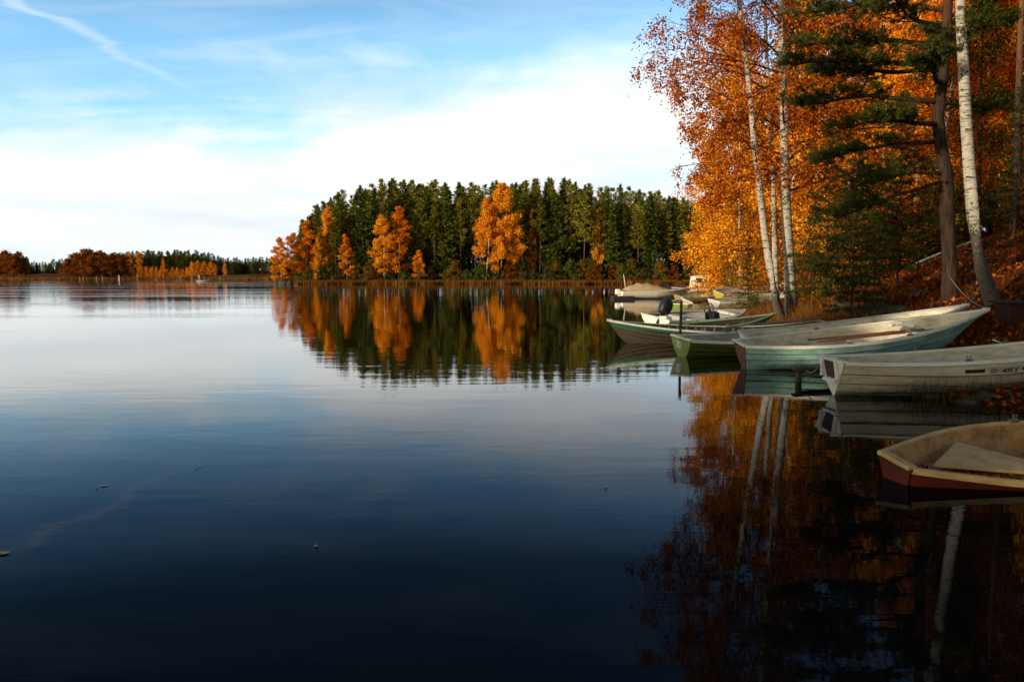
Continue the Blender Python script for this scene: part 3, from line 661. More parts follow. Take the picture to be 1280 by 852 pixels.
# ------------------------------------------------------------------ boats
def boat(name, label, loc, yaw, pitch=0, roll=0, L=4.6, B=1.5, D=.5, w0=.62, bow=.28, stern=.06, strakes=5, hull='teal', liner='liner', rim='white', trans=None,
         floor=.16, ftilt=0.0, rake=.16, srake=.06, seats=((.22, .3), (.5, .34), (.75, .4)), cut=False, deck=.0, full=2.2, group=None, locks=(.42, .66), flare=.25, topstrake=None, ribs=0, rimw=.055, cat='rowing boat', keel=True, thick=.03, bow0=0.0, vst=.3):
    root = empty(name, loc, label, cat, group)
    root.rotation_mode = 'ZYX' if False else 'XYZ'
    root.rotation_euler = (Matrix.Rotation(yaw, 3, 'Z') @ Matrix.Rotation(-pitch, 3, 'Y') @ Matrix.Rotation(roll, 3, 'X')).to_euler()
    TM = .42
    def hb(t):
        if t < TM: return B / 2 * (w0 + (1 - w0) * math.sin(math.pi / 2 * t / TM))
        return B / 2 * (bow0 + (1 - bow0) * max(0.0, 1 - ((t - TM) / (1 - TM)) ** full)) + .012
    def zs(t): return D + (bow * ((t - .35) / .65) ** 2 if t > .35 else stern * ((.35 - t) / .35) ** 2)
    def zk(t): return .04 * (1 - t) ** 3 + (zs(1) * .28 * ((t - .72) / .28) ** 2.5 if t > .72 else 0)
    def pt(t, s, off=0.0, side=1):
        th = s * math.pi / 2; v = max(min(1, max(0, (t - .45) / .55)) ** 1.2, vst * max(0, 1 - t / .35))
        fy = (1 - flare) * math.sin(th) + flare * s; fz = 1 - math.cos(th)
        fy = fy * (1 - v) + (s ** 1.15) * v; fz = fz * (1 - v * .9) + s * v * .9
        b = max(.006, hb(t) * fy + (off if s > .02 else off * .3)); z = zk(t) + (zs(t) - zk(t)) * fz - (off * .5 if s < .5 else 0)
        x = L * (t - rake * (1 - s) * max(0, t) ** 7) - srake * s * (1 - t) ** 6
        return (x, side * b, z)
    TS = [i / 34 for i in range(35)]
    def skin(mat, nm, s_from=0, s_to=1, parent=root, extra=0.0):
        mb = MB()
        for side in (1, -1):
            rows = []
            for t in TS:
                r = []
                for k in range(strakes):
                    a = k / strakes; c = (k + 1) / strakes
                    if c <= s_from + 1e-6 or a >= s_to - 1e-6: continue
                    st = .026 if k > 0 else 0
                    ce = c - (.028 if k < strakes - 1 else 0); r += [pt(t, a, st + extra, side), pt(t, (a + c) / 2, st * .5 + extra, side), pt(t, ce, extra, side)]; nq = len(r) - 1
                rows.append(r if side == 1 else r[::-1])
            mb.grid(rows)
        o = mb.build(nm, M[mat], parent, True, 30)
        key = mat + '_step_shade'  # strake step faces painted darker, as shade lines that even light leaves out
        if key not in M:
            b0 = [n_ for n_ in M[mat].node_tree.nodes if n_.type == 'BSDF_PRINCIPLED'][0]
            M[key] = M[mat].copy(); ntx = M[key].node_tree; bx_ = [n_ for n_ in ntx.nodes if n_.type == 'BSDF_PRINCIPLED'][0]
            src = bx_.inputs['Base Color'].links[0].from_socket; ntx.links.new(mixc(ntx, 1.0, src, (.32, .30, .27), 'MULTIPLY'), bx_.inputs['Base Color'])
        o.data.materials.append(M[key]); mi = np.zeros(len(o.data.polygons), dtype=np.int32)
        idx = np.arange(len(mi)) % nq
        half_ = len(mi) // 2; second = np.arange(len(mi)) >= half_
        kk = np.where(second, nq - 1 - idx, idx); mi[kk % 3 == 2] = 1
        o.data.polygons.foreach_set('material_index', mi); return o
    if topstrake: skin(hull, 'hull', 0, 1 - 1 / strakes); skin(topstrake, 'top_strake', 1 - 1 / strakes, 1)
    else: skin(hull, 'hull')
    # inner skin with a flat floor
    mb = MB()
    for side in (1, -1):
        rows = []
        for t in TS:
            t2 = .012 + t * .975; r = []
            for k in range(13):
                x, y, z = pt(t2, k / 12, -thick if k else 0, side); r.append((x, y if abs(y) > .006 else side * .001, max(z + (.02 if k < 12 else 0), min(floor - ftilt * side * abs(y), z + .5) if ftilt else floor)))
            rows.append(r if side == -1 else r[::-1])
        mb.grid(rows)
    mb.build('interior', M[liner], root, True, 45)
    # gunwale
    mb = MB()
    for side in (1, -1):
        rows = []
        for t in TS:
            x, y, z = pt(t, 1, 0, side); w = rimw
            r = [(x, side * (abs(y) + .022), z - .035), (x, side * (abs(y) + .024), z + .018), (x, side * max(.002, abs(y) - w), z + .022), (x, side * max(.001, abs(y) - w), z - .012)]
            rows.append(r if side == 1 else r[::-1])
        mb.grid(rows, True)
        mb.f.append(tuple(len(mb.v) - 4 + i for i in range(4)))
    # bow cap
    x, y, z = pt(1, 1); mb.box((x - .03, 0, z), (.13, .07, .06))
    gw = mb.build('gunwale', M[rim], root, True, 30, bevel=.006)
    # transom
    if w0 > .05:
        S = [k / 14 for k in range(15)]
        prof_ = [pt(0, s, 0, 1) for s in S]
        outl = [(p[0], p[1], p[2]) for p in prof_]
        topz = outl[-1][2]; ye = outl[-1][1]
        topl = []
        if cut: topl = [(ye * .52, topz), (ye * .36, topz - .13), (-ye * .36, topz - .13), (-ye * .52, topz)]
        loop = [(p[1], p[2], p[0]) for p in outl] + [(a, b, outl[-1][0]) for a, b in topl] + [(-p[1], p[2], p[0]) for p in outl[::-1]]
        mb = MB(); V = [(c - .012, a, b) for a, b, c in loop] + [(c + .045, a * .985, b) for a, b, c in loop]
        n_ = len(loop); F = [(i, (i + 1) % n_, n_ + (i + 1) % n_, n_ + i) for i in range(n_)]
        # caps built as horizontal bands so concave outlines stay clean
        mb.add(V, F)
        half = n_ // 2
        F = []
        for i in range(half):
            j = n_ - 1 - i
            if i + 1 < j: F += [(i, i + 1, j - 1, j) if i + 1 != j - 1 else (i, i + 1, j)]
        mb.add(V, F + [tuple(n_ + q for q in f[::-1]) for f in F])
        tr = mb.build('transom', M[trans or hull], root)
        mb = MB(); yy = ye * (.55 if cut else 1.0)
        x0 = outl[-1][0]
        if not cut: mb.box((x0 + .012, 0, topz + .012), (.085, ye * 2, .04)); mb.build('transom_cap', M[rim], tr, bevel=.006)
    if keel:
        mb = MB(); rows = []
        for t in TS + [1.0]:
            x, y, z = pt(t, 0); r = [(x, .016, z + .02), (x, .014, z - .035), (x, -.014, z - .035), (x, -.016, z + .02)]; rows.append(r)
        mb.grid(rows, True)
        # stem up to the bow
        rows = []
        for s in [i / 8 for i in range(9)]:
            x, y, z = pt(1, s); rows.append([(x - .03, .02, z), (x + .03, .014, z), (x + .03, -.014, z), (x - .03, -.02, z)])
        mb.grid(rows, True); mb.build('keel', M[hull], root, True, 40)
    def width_at(t, z):
        best = 0
        for k in range(40):
            p = pt(t, k / 39, -thick)
            if p[2] <= z: best = p[1]
        return best
    for t, z in seats:
        z = z; mb = MB(); d = .13; rows = []
        wa = width_at(t - d / L, z) - .004; wb = width_at(t + d / L, z) - .004; xc = L * t
        V = [(xc - d, -wa, z), (xc - d, wa, z), (xc + d, wb, z), (xc + d, -wb, z)]; V += [(a, b, z - .035) for a, b, c in V]
        mb.add(V, [(0, 3, 2, 1), (4, 5, 6, 7), (0, 1, 5, 4), (1, 2, 6, 5), (2, 3, 7, 6), (3, 0, 4, 7)])
        mb.build('seat', M[liner], root, bevel=.006)
    if deck:
        mb = MB(); rows = []
        for i in range(9):
            t = 1 - deck + deck * .97 * i / 8; x, y, z = pt(t, 1, -.02); rows.append([(x, y, z - .005), (x, y * .5, z + .02), (x, 0, z + .03), (x, -y * .5, z + .02), (x, -y, z - .005)])
        mb.grid(rows); x0 = rows[0]; mb.grid([rows[0], [(p[0], p[1], p[2] - .10) for p in rows[0]]])
        mb.build('bow_deck', M[liner], root, True, 40)
    for t in locks:
        for side in (1, -1):
            x, y, z = pt(t, 1, 0, side); mb = MB()
            mb.box((x, y - side * .015, z + .03), (.11, .035, .03))
            mb.tube([(x, y - side * .015, z + .03), (x, y - side * .015, z + .05)], .009, 6)
            mb.tube([(x + .026 * math.cos(a), y - side * .015, z + .075 + .026 * math.sin(a)) for a in [R_(130 + 280 * i / 8) for i in range(9)]], .008, 5)
            mb.build('oarlock', M['metal'], gw, True)
    if ribs:
        mb = MB()
        for i in range(ribs):
            t = .06 + .86 * i / (ribs - 1)
            for side in (1, -1):
                mb.tube([pt(t, s, -.035, side) for s in (.35, .5, .65, .8, .95)], .014, 4)
        rb = mb.build('ribs', M['greywood'], root)
    root['_'] = 0; del root['_']
    return root, pt, zs
def child_text(txt, size, mat, parent, loc, rot, shear=0.0, name='lettering', bold=.0):
    cu = bpy.data.curves.new('t', 'FONT'); cu.body = txt; cu.size = size; cu.shear = shear; cu.offset = bold; cu.extrude = .002; cu.resolution_u = 3
    o = bpy.data.objects.new('t', cu); link(o); bpy.context.view_layer.update()
    me = bpy.data.meshes.new_from_object(o.evaluated_get(bpy.context.evaluated_depsgraph_get())); bpy.data.objects.remove(o)
    me.materials.clear(); me.materials.append(mat); ob = put(name, me, parent, loc); ob.rotation_euler = rot; return ob

# cream boat, nearest on the bank (x to the right is its bow)
r, pt, zs = boat('rowing_boat', 'long cream rowing boat with white transom cut-out and 435 S on its side', (4.9, 12.05, -.06), R_(2), R_(3.3), R_(.5), L=5.0, B=1.5, D=.54, w0=.62, bow=.24, hull='beige', rim='white', vst=.75, trans='white', floor=.16, strakes=4, srake=.04, seats=((.3, .36), (.55, .38), (.8, .45)), locks=(.33, .62), deck=.12, flare=.3)
def side_patch(pt, t0, t1, s0, s1, off, mat, name, parent, n=10):
    mb = MB(); rows = []
    for i in range(n + 1):
        t = t0 + (t1 - t0) * i / n; rows.append([pt(t, s0, off, -1), pt(t, s1, off, -1)])
    mb.grid(rows); return mb.build(name, M[mat], parent)
side_patch(pt, .0, .93, .955, .985, .018, 'stripe', 'dark_trim_line', r, 30)
side_patch(pt, .322, .378, .80, .87, .019, 'stripe', 'dark_stripe', r)
side_patch(pt, .487, .70, .80, .87, .019, 'stripe', 'dark_stripe', r)
plate = side_patch(pt, .384, .481, .74, .90, .019, 'sticker', 'name_plate', r)
a = Vector(pt(.426, .785, .026, -1)); c = Vector(pt(.426, .88, .024, -1)); tilt = math.atan2(c.z - a.z, c.y - a.y)
child_text('435 S', .10, M['inkblack'], plate, a, (tilt, 0, R_(-1)), .25, 'number', .002)
a2 = Vector(pt(.403, .83, .026, -1)); mb = MB()
up = (c - a).normalized()
ring = [a2 + Vector((math.cos(w) * .048, 0, 0)) + up * math.sin(w) * .04 for w in [2 * math.pi * i / 20 for i in range(21)]]
mb.tube(ring, .004, 4, False)
sq = [a2 + Vector((x, 0, 0)) + up * y for x, y in [(-.036, -.012), (-.02, -.02), (-.012, .018), (-.002, -.014), (.008, .012), (.016, -.012), (.026, .012), (.038, -.006)]]
mb.tube(sq, .004, 4, False); mb.build('emblem', M['inkblack'], plate)

def well_panel(pt, r):
    mb = MB(); w1, w2, z1, z2 = .22, .13, .0, -.26
    x, y, z = pt(0, 1); mb.add([(x - .016, -w1, z + z1), (x - .016, w1, z + z1), (x - .016, w2, z + z2), (x - .016, -w2, z + z2)], [(0, 1, 2, 3)]); mb.build('motor_recess', M['oldwood'], r)
    mb = MB(); mb.box((x - .03, 0, z - .30), (.05, .42, .05)); mb.box((x - .03, -.24, z - .1), (.05, .05, .34), Matrix.Rotation(R_(-12), 3, 'X')); mb.box((x - .03, .24, z - .1), (.05, .05, .34), Matrix.Rotation(R_(12), 3, 'X'))
    mb.build('motor_bracket', M['white'], r, bevel=.012)
well_panel(pt, r)
# teal boat
r_teal, pt_teal, _ = boat('rowing_boat', 'teal rowing boat with cream inside and raised white bow, behind the cream boat', (4.58, 15.55, -.12), R_(3), R_(5.2), R_(7), L=4.85, B=1.5, D=.58, w0=.42, bow=.26, stern=.06, hull='teal', rim='white', trans='brownwood', liner='liner', floor=.24, strakes=6, srake=.12, rake=.2, seats=((.2, .4), (.48, .42), (.74, .5)), locks=(.36, .6), deck=0, full=2.0)
# white boat behind it
r_w, pt_w, _ = boat('rowing_boat', 'weathered cream rowing boat lying behind the teal one with its bow on the bank', (5.15, 17.35, -.12), R_(-4), R_(5.6), R_(8), L=4.6, B=1.45, D=.60, w0=.66, bow=.28, hull='cream', rim='whitegrey', trans='white', liner='liner', floor=.24, seats=((.2, .42), (.47, .44), (.72, .52)), locks=(.38, .6), strakes=5)
# yellow-green boat
r_g, pt_g, _ = boat('rowing_boat', 'yellow green rowing boat with pale rim and a small plate on its transom', (3.84, 17.95, -.14), R_(19), R_(1.2), R_(5), L=4.4, B=1.35, D=.50, w0=.62, bow=.24, stern=.06, hull='lime', rim='white', trans='limebright', liner='linergrey', floor=.22, seats=((.25, .38), (.5, .38), (.76, .42)), locks=(.36, .6), strakes=6)
mb = MB(); mb.box((-.055, .08, .40), (.02, .2, .17), Matrix.Rotation(R_(-7), 3, 'Y')); mb.build('plate', M['whitegrey'], r_g, bevel=.004)
# wooden boat with green bow, pointing left
r_k, pt_k, _ = boat('wooden_boat', 'long tarred wooden boat with green painted bow plank pointing out to the lake', (8.45, 21.9, -.08), R_(185), R_(-.3), R_(-3), L=5.9, B=1.4, D=.44, w0=.35, bow=.30, stern=.2, hull='oldwood', rim='whitegrey', trans='oldwood', rake=.07, liner='oldwood_dark', floor=.2, seats=((.25, .34), (.5, .34), (.75, .38)), locks=(.4, .6), strakes=6, topstrake=None, ribs=20, full=2.6, rimw=.03)
mb = MB()
for side in (1, -1):
    rows = []
    for i in range(15):
        t = .60 + .40 * i / 14; lo = .97 - .25 * i / 14
        q = [pt_k(t, lo, .019, side), pt_k(t, .99, .019, side)]; rows.append(q if side == 1 else q[::-1])
    mb.grid(rows)
mb.build('green_bow_plank', M['green'], r_k)
# light green narrow boat and motor boat
boat('rowing_boat', 'low light green boat squeezed between the wooden boat and the motor boat', (4.15, 23.3, -.12), R_(12), R_(2.6), R_(5), L=3.85, B=1.2, D=.40, w0=.5, bow=.22, hull='lightgreen', rim='lightgreen', liner='oldwood_dark', floor=.22, seats=((.3, .3), (.6, .3)), strakes=4)
r_m, pt_m, _ = boat('motor_boat', 'small grey motor boat with steering wheel and black outboard engine', (4.75, 26.5, -.1), R_(34), R_(1.2), R_(8), L=4.4, B=1.7, D=.5, w0=.8, bow=.1, hull='whitegrey', rim='whitegrey', liner='whitegrey', trans='white', floor=.30, strakes=3, seats=(), locks=(), deck=.22, cat='motor boat', thick=.08, rimw=.13)
mb = MB(); mb.box((2.35, -.3, .50), (.30, .42, .34), Matrix.Rotation(R_(-15), 3, 'Y')); mb.build('console', M['black'], r_m, bevel=.03)
mb = MB(); mb.tube([(2.12 + .05 * math.sin(a), -.3 + .2 * math.cos(a), .8 + .17 * math.sin(a)) for a in [2 * math.pi * i / 20 for i in range(21)]], .018, 6, False)
for a in (0, 2.1, 4.2): mb.tube([(2.12, -.3, .8), (2.12 + .05 * math.sin(a), -.3 + .2 * math.cos(a), .8 + .17 * math.sin(a))], .012, 5)
mb.tube([(2.12, -.3, .8), (2.3, -.3, .62)], .02, 6); mb.build('steering_wheel', M['black'], r_m, True)
mb = MB(); mb.box((1.3, 0, .40), (.42, 1.2, .2)); mb.build('bench', M['whitegrey'], r_m, bevel=.04)
# outboard
eng = empty('outboard_engine', (0, 0, 0), 'black outboard engine tilted up on the stern of the grey motor boat', 'outboard engine')
eng.location = r_m.matrix_basis @ Vector((-.05, .0, .62)); eng.location = (5.0, 26.35, .55); eng.rotation_euler = (0, R_(28), R_(25))
mb = MB(); rows = []
for z, a, b in [(0, .14, .11), (.06, .19, .15), (.25, .22, .17), (.42, .19, .15), (.5, .12, .09), (.52, .02, .02)]:
    rows.append([(a * math.copysign(abs(math.cos(w)) ** .6, math.cos(w)) - .05, b * math.copysign(abs(math.sin(w)) ** .6, math.sin(w)), z) for w in [2 * math.pi * i / 20 for i in range(20)]])
mb.grid([q[::-1] for q in rows], True); mb.build('engine_cover', M['black'], eng, True, 50)
mb = MB(); mb.box((-.04, 0, -.28), (.17, .07, .6)); mb.box((-.08, 0, -.5), (.3, .18, .015)); mb.box((-.06, 0, -.66), (.12, .035, .2)); mb.build('drive_leg', M['black'], eng, bevel=.01)
mb = MB(); mb.tube([(-.16, 0, -.58), (.1, 0, -.58)], [.05, .03], 8)
for k in range(3):
    w = k * 2.09; mb.box((-.17, math.cos(w) * .08, -.58 + math.sin(w) * .08), (.01, .06, .12), Matrix.Rotation(w + 1.57, 3, 'X'))
mb.build('propeller', M['metal'], eng)
mb = MB(); mb.box((.09, 0, -.1), (.08, .22, .26)); mb.build('clamp', M['metal'], eng, bevel=.01)
mb = MB(); mb.box((5.02, 26.2, .42), (.3, .36, .16), Matrix.Rotation(R_(34), 3, 'Z')); o = mb.build('fuel_box', M['white'], None, bevel=.05); tag(o, 'white plastic box on the stern corner of the grey motor boat', 'box')
# lime boat stern-on
boat('rowing_boat', 'lime green boat seen stern-on beyond the outboard engine', (7.15, 35.0, -.08), R_(74), 0, 0, L=3.8, B=1.3, D=.6, w0=.9, bow=.2, hull='limebright', rim='white', liner='linergrey', floor=.25, seats=((.3, .4), (.6, .4)), strakes=3, locks=(), srake=.2)
# beached boats
p = on_bank(868, 50); boat('rowing_boat', 'faded green boat pulled up among the reeds in front of the saplings', (9.6, 46, .12), R_(25), R_(4), R_(10), L=4.4, B=1.5, D=.5, hull='tan', rim='lightgreen', liner='linergrey', floor=.2, strakes=4, locks=(), cat='beached boat')
boat('rowing_boat', 'yellow hulled boat with grey inside tilted towards the lake on the low shore', (11.6, 45, .3), R_(22), R_(5), R_(14), L=4.6, B=1.6, D=.55, hull='yellow', rim='whitegrey', liner='whitegrey', floor=.2, strakes=3, locks=(), cat='beached boat')
boat('rowing_boat', 'long white boat beached behind the reeds beside the birches', (9.5, 37.5, .15), R_(20), R_(3), R_(7), L=4.8, B=1.6, D=.45, hull='whitegrey', rim='white', liner='whitegrey', floor=.2, strakes=3, locks=(), cat='beached boat')
# red boat in the foreground
r_r, pt_r, _ = boat('rowing_boat', 'low dark red boat with weathered tan inside full of leaves, nearest to the viewer', (3.45, 7.0, -.285), R_(15), R_(.4), R_(9.5), L=3.9, B=1.5, D=.44, ftilt=.16, w0=.26, bow=.06, stern=.04, hull='red', rim='tanrim', liner='tan', trans='red', floor=.315, strakes=4, srake=.12, seats=((.56, .375), (.80, .39)), locks=(.5,), flare=.35, rimw=.03, thick=.035)
mb = MB(); V = [(.38, -.06, .335), (1.25, -.62, .385), (1.02, .52, .365)]
V = [(.36, .06, .395), (1.42, -.58, .46), (1.02, .50, .40)]
mb.add(V + [(a, b, z - .03) for a, b, z in V], [(0, 1, 2), (5, 4, 3), (0, 3, 4, 1), (1, 4, 5, 2), (2, 5, 3, 0)]); mb.build('stern_seat', M['tanrim'], r_r, bevel=.005)
rg = np.random.default_rng(9); Q = np.stack([rg.uniform(.05, 2.4, 1700), rg.normal(size=1700) * .22 - .22, np.full(1700, .0)], 1)
Q = Q[np.abs(Q[:, 1]) < np.minimum(.12 + Q[:, 0] * .42, .58)]; Q = Q[~((Q[:, 0] > .4) & (Q[:, 0] < 1.2) & (rg.random(len(Q)) < .8))]; Q[:, 2] = .338 - .16 * Q[:, 1] + np.abs(rg.normal(size=len(Q))) * .015
V, F = cards(Q, .045, rg, .7, 0); o = put('leaves_in_boat', fastmesh('leaves_in_boat', V, F, M['litter'])); o.matrix_basis = r_r.matrix_basis if False else Matrix.LocRotScale(r_r.location, r_r.rotation_euler, None)
tag(o, 'brown fallen leaves lying in the dark red boat', 'leaf litter', kind='stuff')

# oars
def oar(label, a, b, mat='brownwood', group=None):
    a = Vector(a); b = Vector(b); L = (b - a).length; root = empty('oar', a, label, 'oar', group)
    root.rotation_euler = (b - a).to_track_quat('X', 'Z').to_euler()
    mb = MB(); mb.tube([(0, 0, 0), (L * .1, 0, 0), (L * .75, 0, 0)], [.016, .022, .02], 8); mb.build('shaft', M[mat], root, True)
    mb = MB(); rows = []
    for x, w in [(L * .74, .02), (L * .8, .05), (L * .88, .075), (L * .97, .075), (L, .06)]:
        rows.append([(x, w, 0), (x, 0, .012), (x, -w, 0), (x, 0, -.012)])
    mb.grid(rows, True); mb.f.append(tuple(len(mb.v) - 4 + i for i in range(4))); mb.build('blade', M[mat], root, True, 60)
    return root
def inboat(r_, p): return Matrix.LocRotScale(r_.location, r_.rotation_euler, None) @ Vector(p)
oar('brown wooden oar laid across the seats of the teal boat, nearer one', inboat(r_teal, (1.25, -.40, .62)), inboat(r_teal, (3.55, -.38, .64)))
oar('brown wooden oar laid across the seats of the teal boat, farther one', inboat(r_teal, (1.2, -.10, .60)), inboat(r_teal, (3.45, -.2, .62)))
oar('grey oar resting along the wooden boat with its pale blade towards the bank', inboat(r_k, (2.9, .45, .56)), inboat(r_k, (.1, .3, .78)), 'greywood')
oar('brown oar lying inside the weathered cream boat', inboat(r_w, (1.9, .1, .60)), inboat(r_w, (3.8, .25, .66)))
mb = MB(); mb.box((0, 0, 0), (.26, .2, .2)); mb.box((0, 0, .11), (.2, .14, .03)); o = mb.build('tackle_box', M['metal'], None, bevel=.02); o.location = inboat(r_w, (2.2, -.15, .58)); o.rotation_euler = (.1, -.2, .3); tag(o, 'dark grey tackle box on the middle seat of the weathered cream boat', 'box')
mb = MB(); mb.tube([(0, 0, 0), (.1, .03, .04), (.2, -.02, .05), (.34, .02, .02), (.45, 0, 0)], .05, 8); o = mb.build('white_fender', M['white'], None, True); o.location = inboat(r_teal, (3.0, .2, .66)); tag(o, 'short white fender on the front seat of the teal boat', 'fender')

# mooring post
mb = MB(); mb.tube([(0, 0, -.5), (0.0, 0, .62), (.01, 0, 1.18)], [.035, .033, .03], 8); pst = mb.build('mooring_post', M['oldwood'], None, True); pst.location = at(851, 385, 19.4) * 1; pst.location.z = 0; tag(pst, 'thin upright post with rusty red top between the yellow green and the wooden boat', 'post')
mb = MB(); mb.tube([(.01, 0, .98), (.01, 0, 1.2)], .037, 8); mb.build('painted_top', M['rust'], pst)

# box, crate, stump, log, dock
bx = empty('storage_box', (9.83, 15.7, .62), 'dark red plank box with a flat lid at the foot of the tall white birch', 'storage box'); bx.rotation_euler = (0, 0, R_(-8))
mb = MB()
for k in range(6): mb.box((0.0, .06 + .115 * k * 1.0 + .02, .32), (.03, .11, .62))
for k in range(17): mb.box((.07 + .13 * k, 0, .32), (.125, .03, .62))
mb.box((1.15, .72, .32), (2.3, .03, .62)); mb.build('side_boards', M['redwood'], bx)
mb = MB(); mb.box((1.12, .36, .665), (2.5, .95, .045)); mb.build('lid', M['oldwood_dark'], bx, bevel=.008)
cr = empty('crate', on_bank(1061, 19.3, -.02) + Vector((0, 0, 0)), 'dark slatted wooden crate lying open on the bank behind the cream boats', 'crate'); cr.rotation_euler = (R_(4), R_(-6), R_(-10))
mb = MB()
for k in range(5): mb.box((.09 + .155 * k, 0, .17), (.11, .025, .34))
for k in range(5): mb.box((.09 + .155 * k, .5, .17), (.11, .025, .34))
mb.build('slats', M['oldwood_dark'], cr)
mb = MB()
for y in (-.025, .525): mb.box((.4, y, .05), (.82, .024, .06)); mb.box((.4, y, .3), (.82, .024, .06))
mb.box((0, .25, .17), (.025, .5, .3)); mb.box((.8, .25, .17), (.025, .5, .3)); mb.build('frame', M['oldwood'], cr)
mb = MB(); mb.box((.42, .22, .40), (.86, .5, .03), Matrix.Rotation(R_(7), 3, 'X')); mb.build('lid', M['oldwood_dark'], cr)
st = rock('tree_stump', (0, 0, 0), .19, 'brown stump between the teal bow and the cream boat', 55, 'brownwood', (1, 1, .85), 'stump'); st.location = on_bank(1243, 14.1, .08)
mb = MB(); mb.box((0, 0, 0), (.24, .07, .02)); o = mb.build('board_scrap', M['white'], None, bevel=.004); o.location = on_bank(1252, 14.0, .26); o.rotation_euler = (.1, .35, -.2); tag(o, 'scrap of pale board lying on the stump', 'board')
mb = MB(); mb.tube([(6.1, 12.35, .0), (6.9, 12.0, .02), (7.7, 11.7, .05)], [.05, .055, .045], 10); tag(mb.build('log', M['greywood'], None, True), 'pale log half in the water under the cream boat', 'log')
mb = MB(); a = on_bank(1140, 30, .1); b_ = on_bank(1214, 31.5, .12); mb.tube([a, (a + b_) / 2 + Vector((0, 0, .03)), b_], [.05, .045, .03], 8); tag(mb.build('fallen_birch_log', M['birch_far'], None, True), 'thin pale fallen trunk lying across the slope behind the old pine', 'log')
# mooring gear under the cream boat stern
mb = MB()
mb.box((0, 0, 0), (1.1, .16, .05)); mb.box((-.45, 0, -.2), (.08, .1, .4)); mb.box((.45, 0, -.2), (.08, .1, .4)); mb.box((.1, .22, 0.0), (.8, .16, .045))
o = mb.build('plank_step', M['oldwood'], None, bevel=.005); o.location = (5.35, 13.6, .2); o.rotation_euler = (0, R_(3), R_(4)); tag(o, 'low brown plank step in the water behind the cream boat stern', 'plank step')

# ------------------------------------------------------------------ cabin boats at the far jetty
def cruiser():
    r, pt, zs = boat('motor_boat', 'cream motor cruiser with beige canvas cover moored at the dark pontoon', (8.7, 64, -.15), R_(8), R_(.5), 0, L=6.0, B=2.2, D=.72, w0=.85, bow=.3, stern=0, hull='white', rim='white', liner='white', floor=.62, strakes=2, seats=(), locks=(), deck=.4, cat='motor cruiser', thick=.08, rimw=.15)
    mb = MB(); rows = []
    for i in range(15):
        f = i / 14; x = .2 + 3.9 * f; hgt = .06 + .55 * math.sin(math.pi * min(1, (f * 1.0)) ** .75) ** 1.1 * (1 - .12 * math.cos(i * 2.2)); w = .95 * (1 - .35 * max(0, f - .6))
        rows.append([(x, w * math.cos(math.pi * k / 12), .76 + hgt * math.sin(math.pi * k / 12) ** .8) for k in range(13)])
    mb.grid([q[::-1] for q in rows]); mb.build('canvas_cover', M['tarp'], r, True, 60)
    mb = MB(); mb.add([(4.0, -.75, .95), (4.0, .75, .95), (3.5, .65, 1.45), (3.5, -.65, 1.45)], [(0, 1, 2, 3)]); mb.build('windscreen', M['glass'], r)
    mb = MB(); mb.tube([(.6, .8, 1.0), (.45, .8, 2.1)], .025, 6); mb.build('antenna', M['white'], r)
    mb = MB()
    for k in range(7): mb.tube([(3.9 + .3 * k, -.9 + .12 * k, .8), (3.9 + .3 * k, -.9 + .12 * k, 1.15)], .015, 5)
    mb.tube([(3.9, -.9, 1.15), (5.7, -.18, 1.15)], .018, 5); mb.build('bow_rail', M['metal'], r)
    mb = MB(); mb.box((-.25, 0, .7), (.4, .45, .45)); mb.build('engine', M['white'], r, bevel=.1)
cruiser()
def cabin():
    r, pt, zs = boat('cabin_boat', 'white cabin boat with red bottom moored right of the covered cruiser', (13.9, 68, -.1), R_(6), 0, 0, L=6.0, B=2.2, D=.85, w0=.85, bow=.35, hull='red', topstrake='white', rim='white', liner='white', floor=.75, strakes=3, seats=(), locks=(), deck=.4, cat='cabin boat', thick=.08, rimw=.15)
    mb = MB(); rows = []
    for x, z, w in [(1.4, .85, .8), (1.5, 1.9, .72), (2.9, 1.98, .72), (3.5, 1.35, .75), (4.2, .95, .7)]:
        rows.append([(x, w, .85), (x, w * .95, z), (x, -w * .95, z), (x, -w, .85)])
    mb.grid([q[::-1] for q in rows]); mb.build('cabin', M['white'], r, bevel=.03)
    for x in (1.75, 2.45):
        mb = MB(); mb.box((x, -.765, 1.55), (.5, .02, .35)); mb.build('window', M['glass'], r, bevel=.01)
cabin()
pn = empty('pontoon', (7.7, 62.3, -.08), 'dark floating pontoon under the stern of the covered cruiser', 'pontoon')
mb = MB()
for k in range(9): mb.box((.1 + .2 * k, 0, .3), (.18, 1.5, .05))
mb.build('deck_boards', M['oldwood'], pn)
mb = MB(); mb.box((.9, -.5, .08), (1.7, .35, .36)); mb.box((.9, .5, .08), (1.7, .35, .36)); mb.build('floats', M['black'], pn, bevel=.04)
for i, (px, Y, cc, lb) in enumerate([(858, 66, 'white', 'pale upturned dinghy lying behind the cabin boat'), (884, 60, 'tan', 'tan upturned dinghy under the saplings')]):
    x = max((px - 640) / 1000 * Y, shore_x(Y) + .2)
    r, _, _ = boat('upturned_dinghy', lb, (x, Y, .75), R_(20 + 15 * i), 0, R_(172), L=3.6, B=1.4, D=.5, hull=cc, rim='white', liner='linergrey', floor=.1, strakes=3, seats=(), locks=(), cat='dinghy')

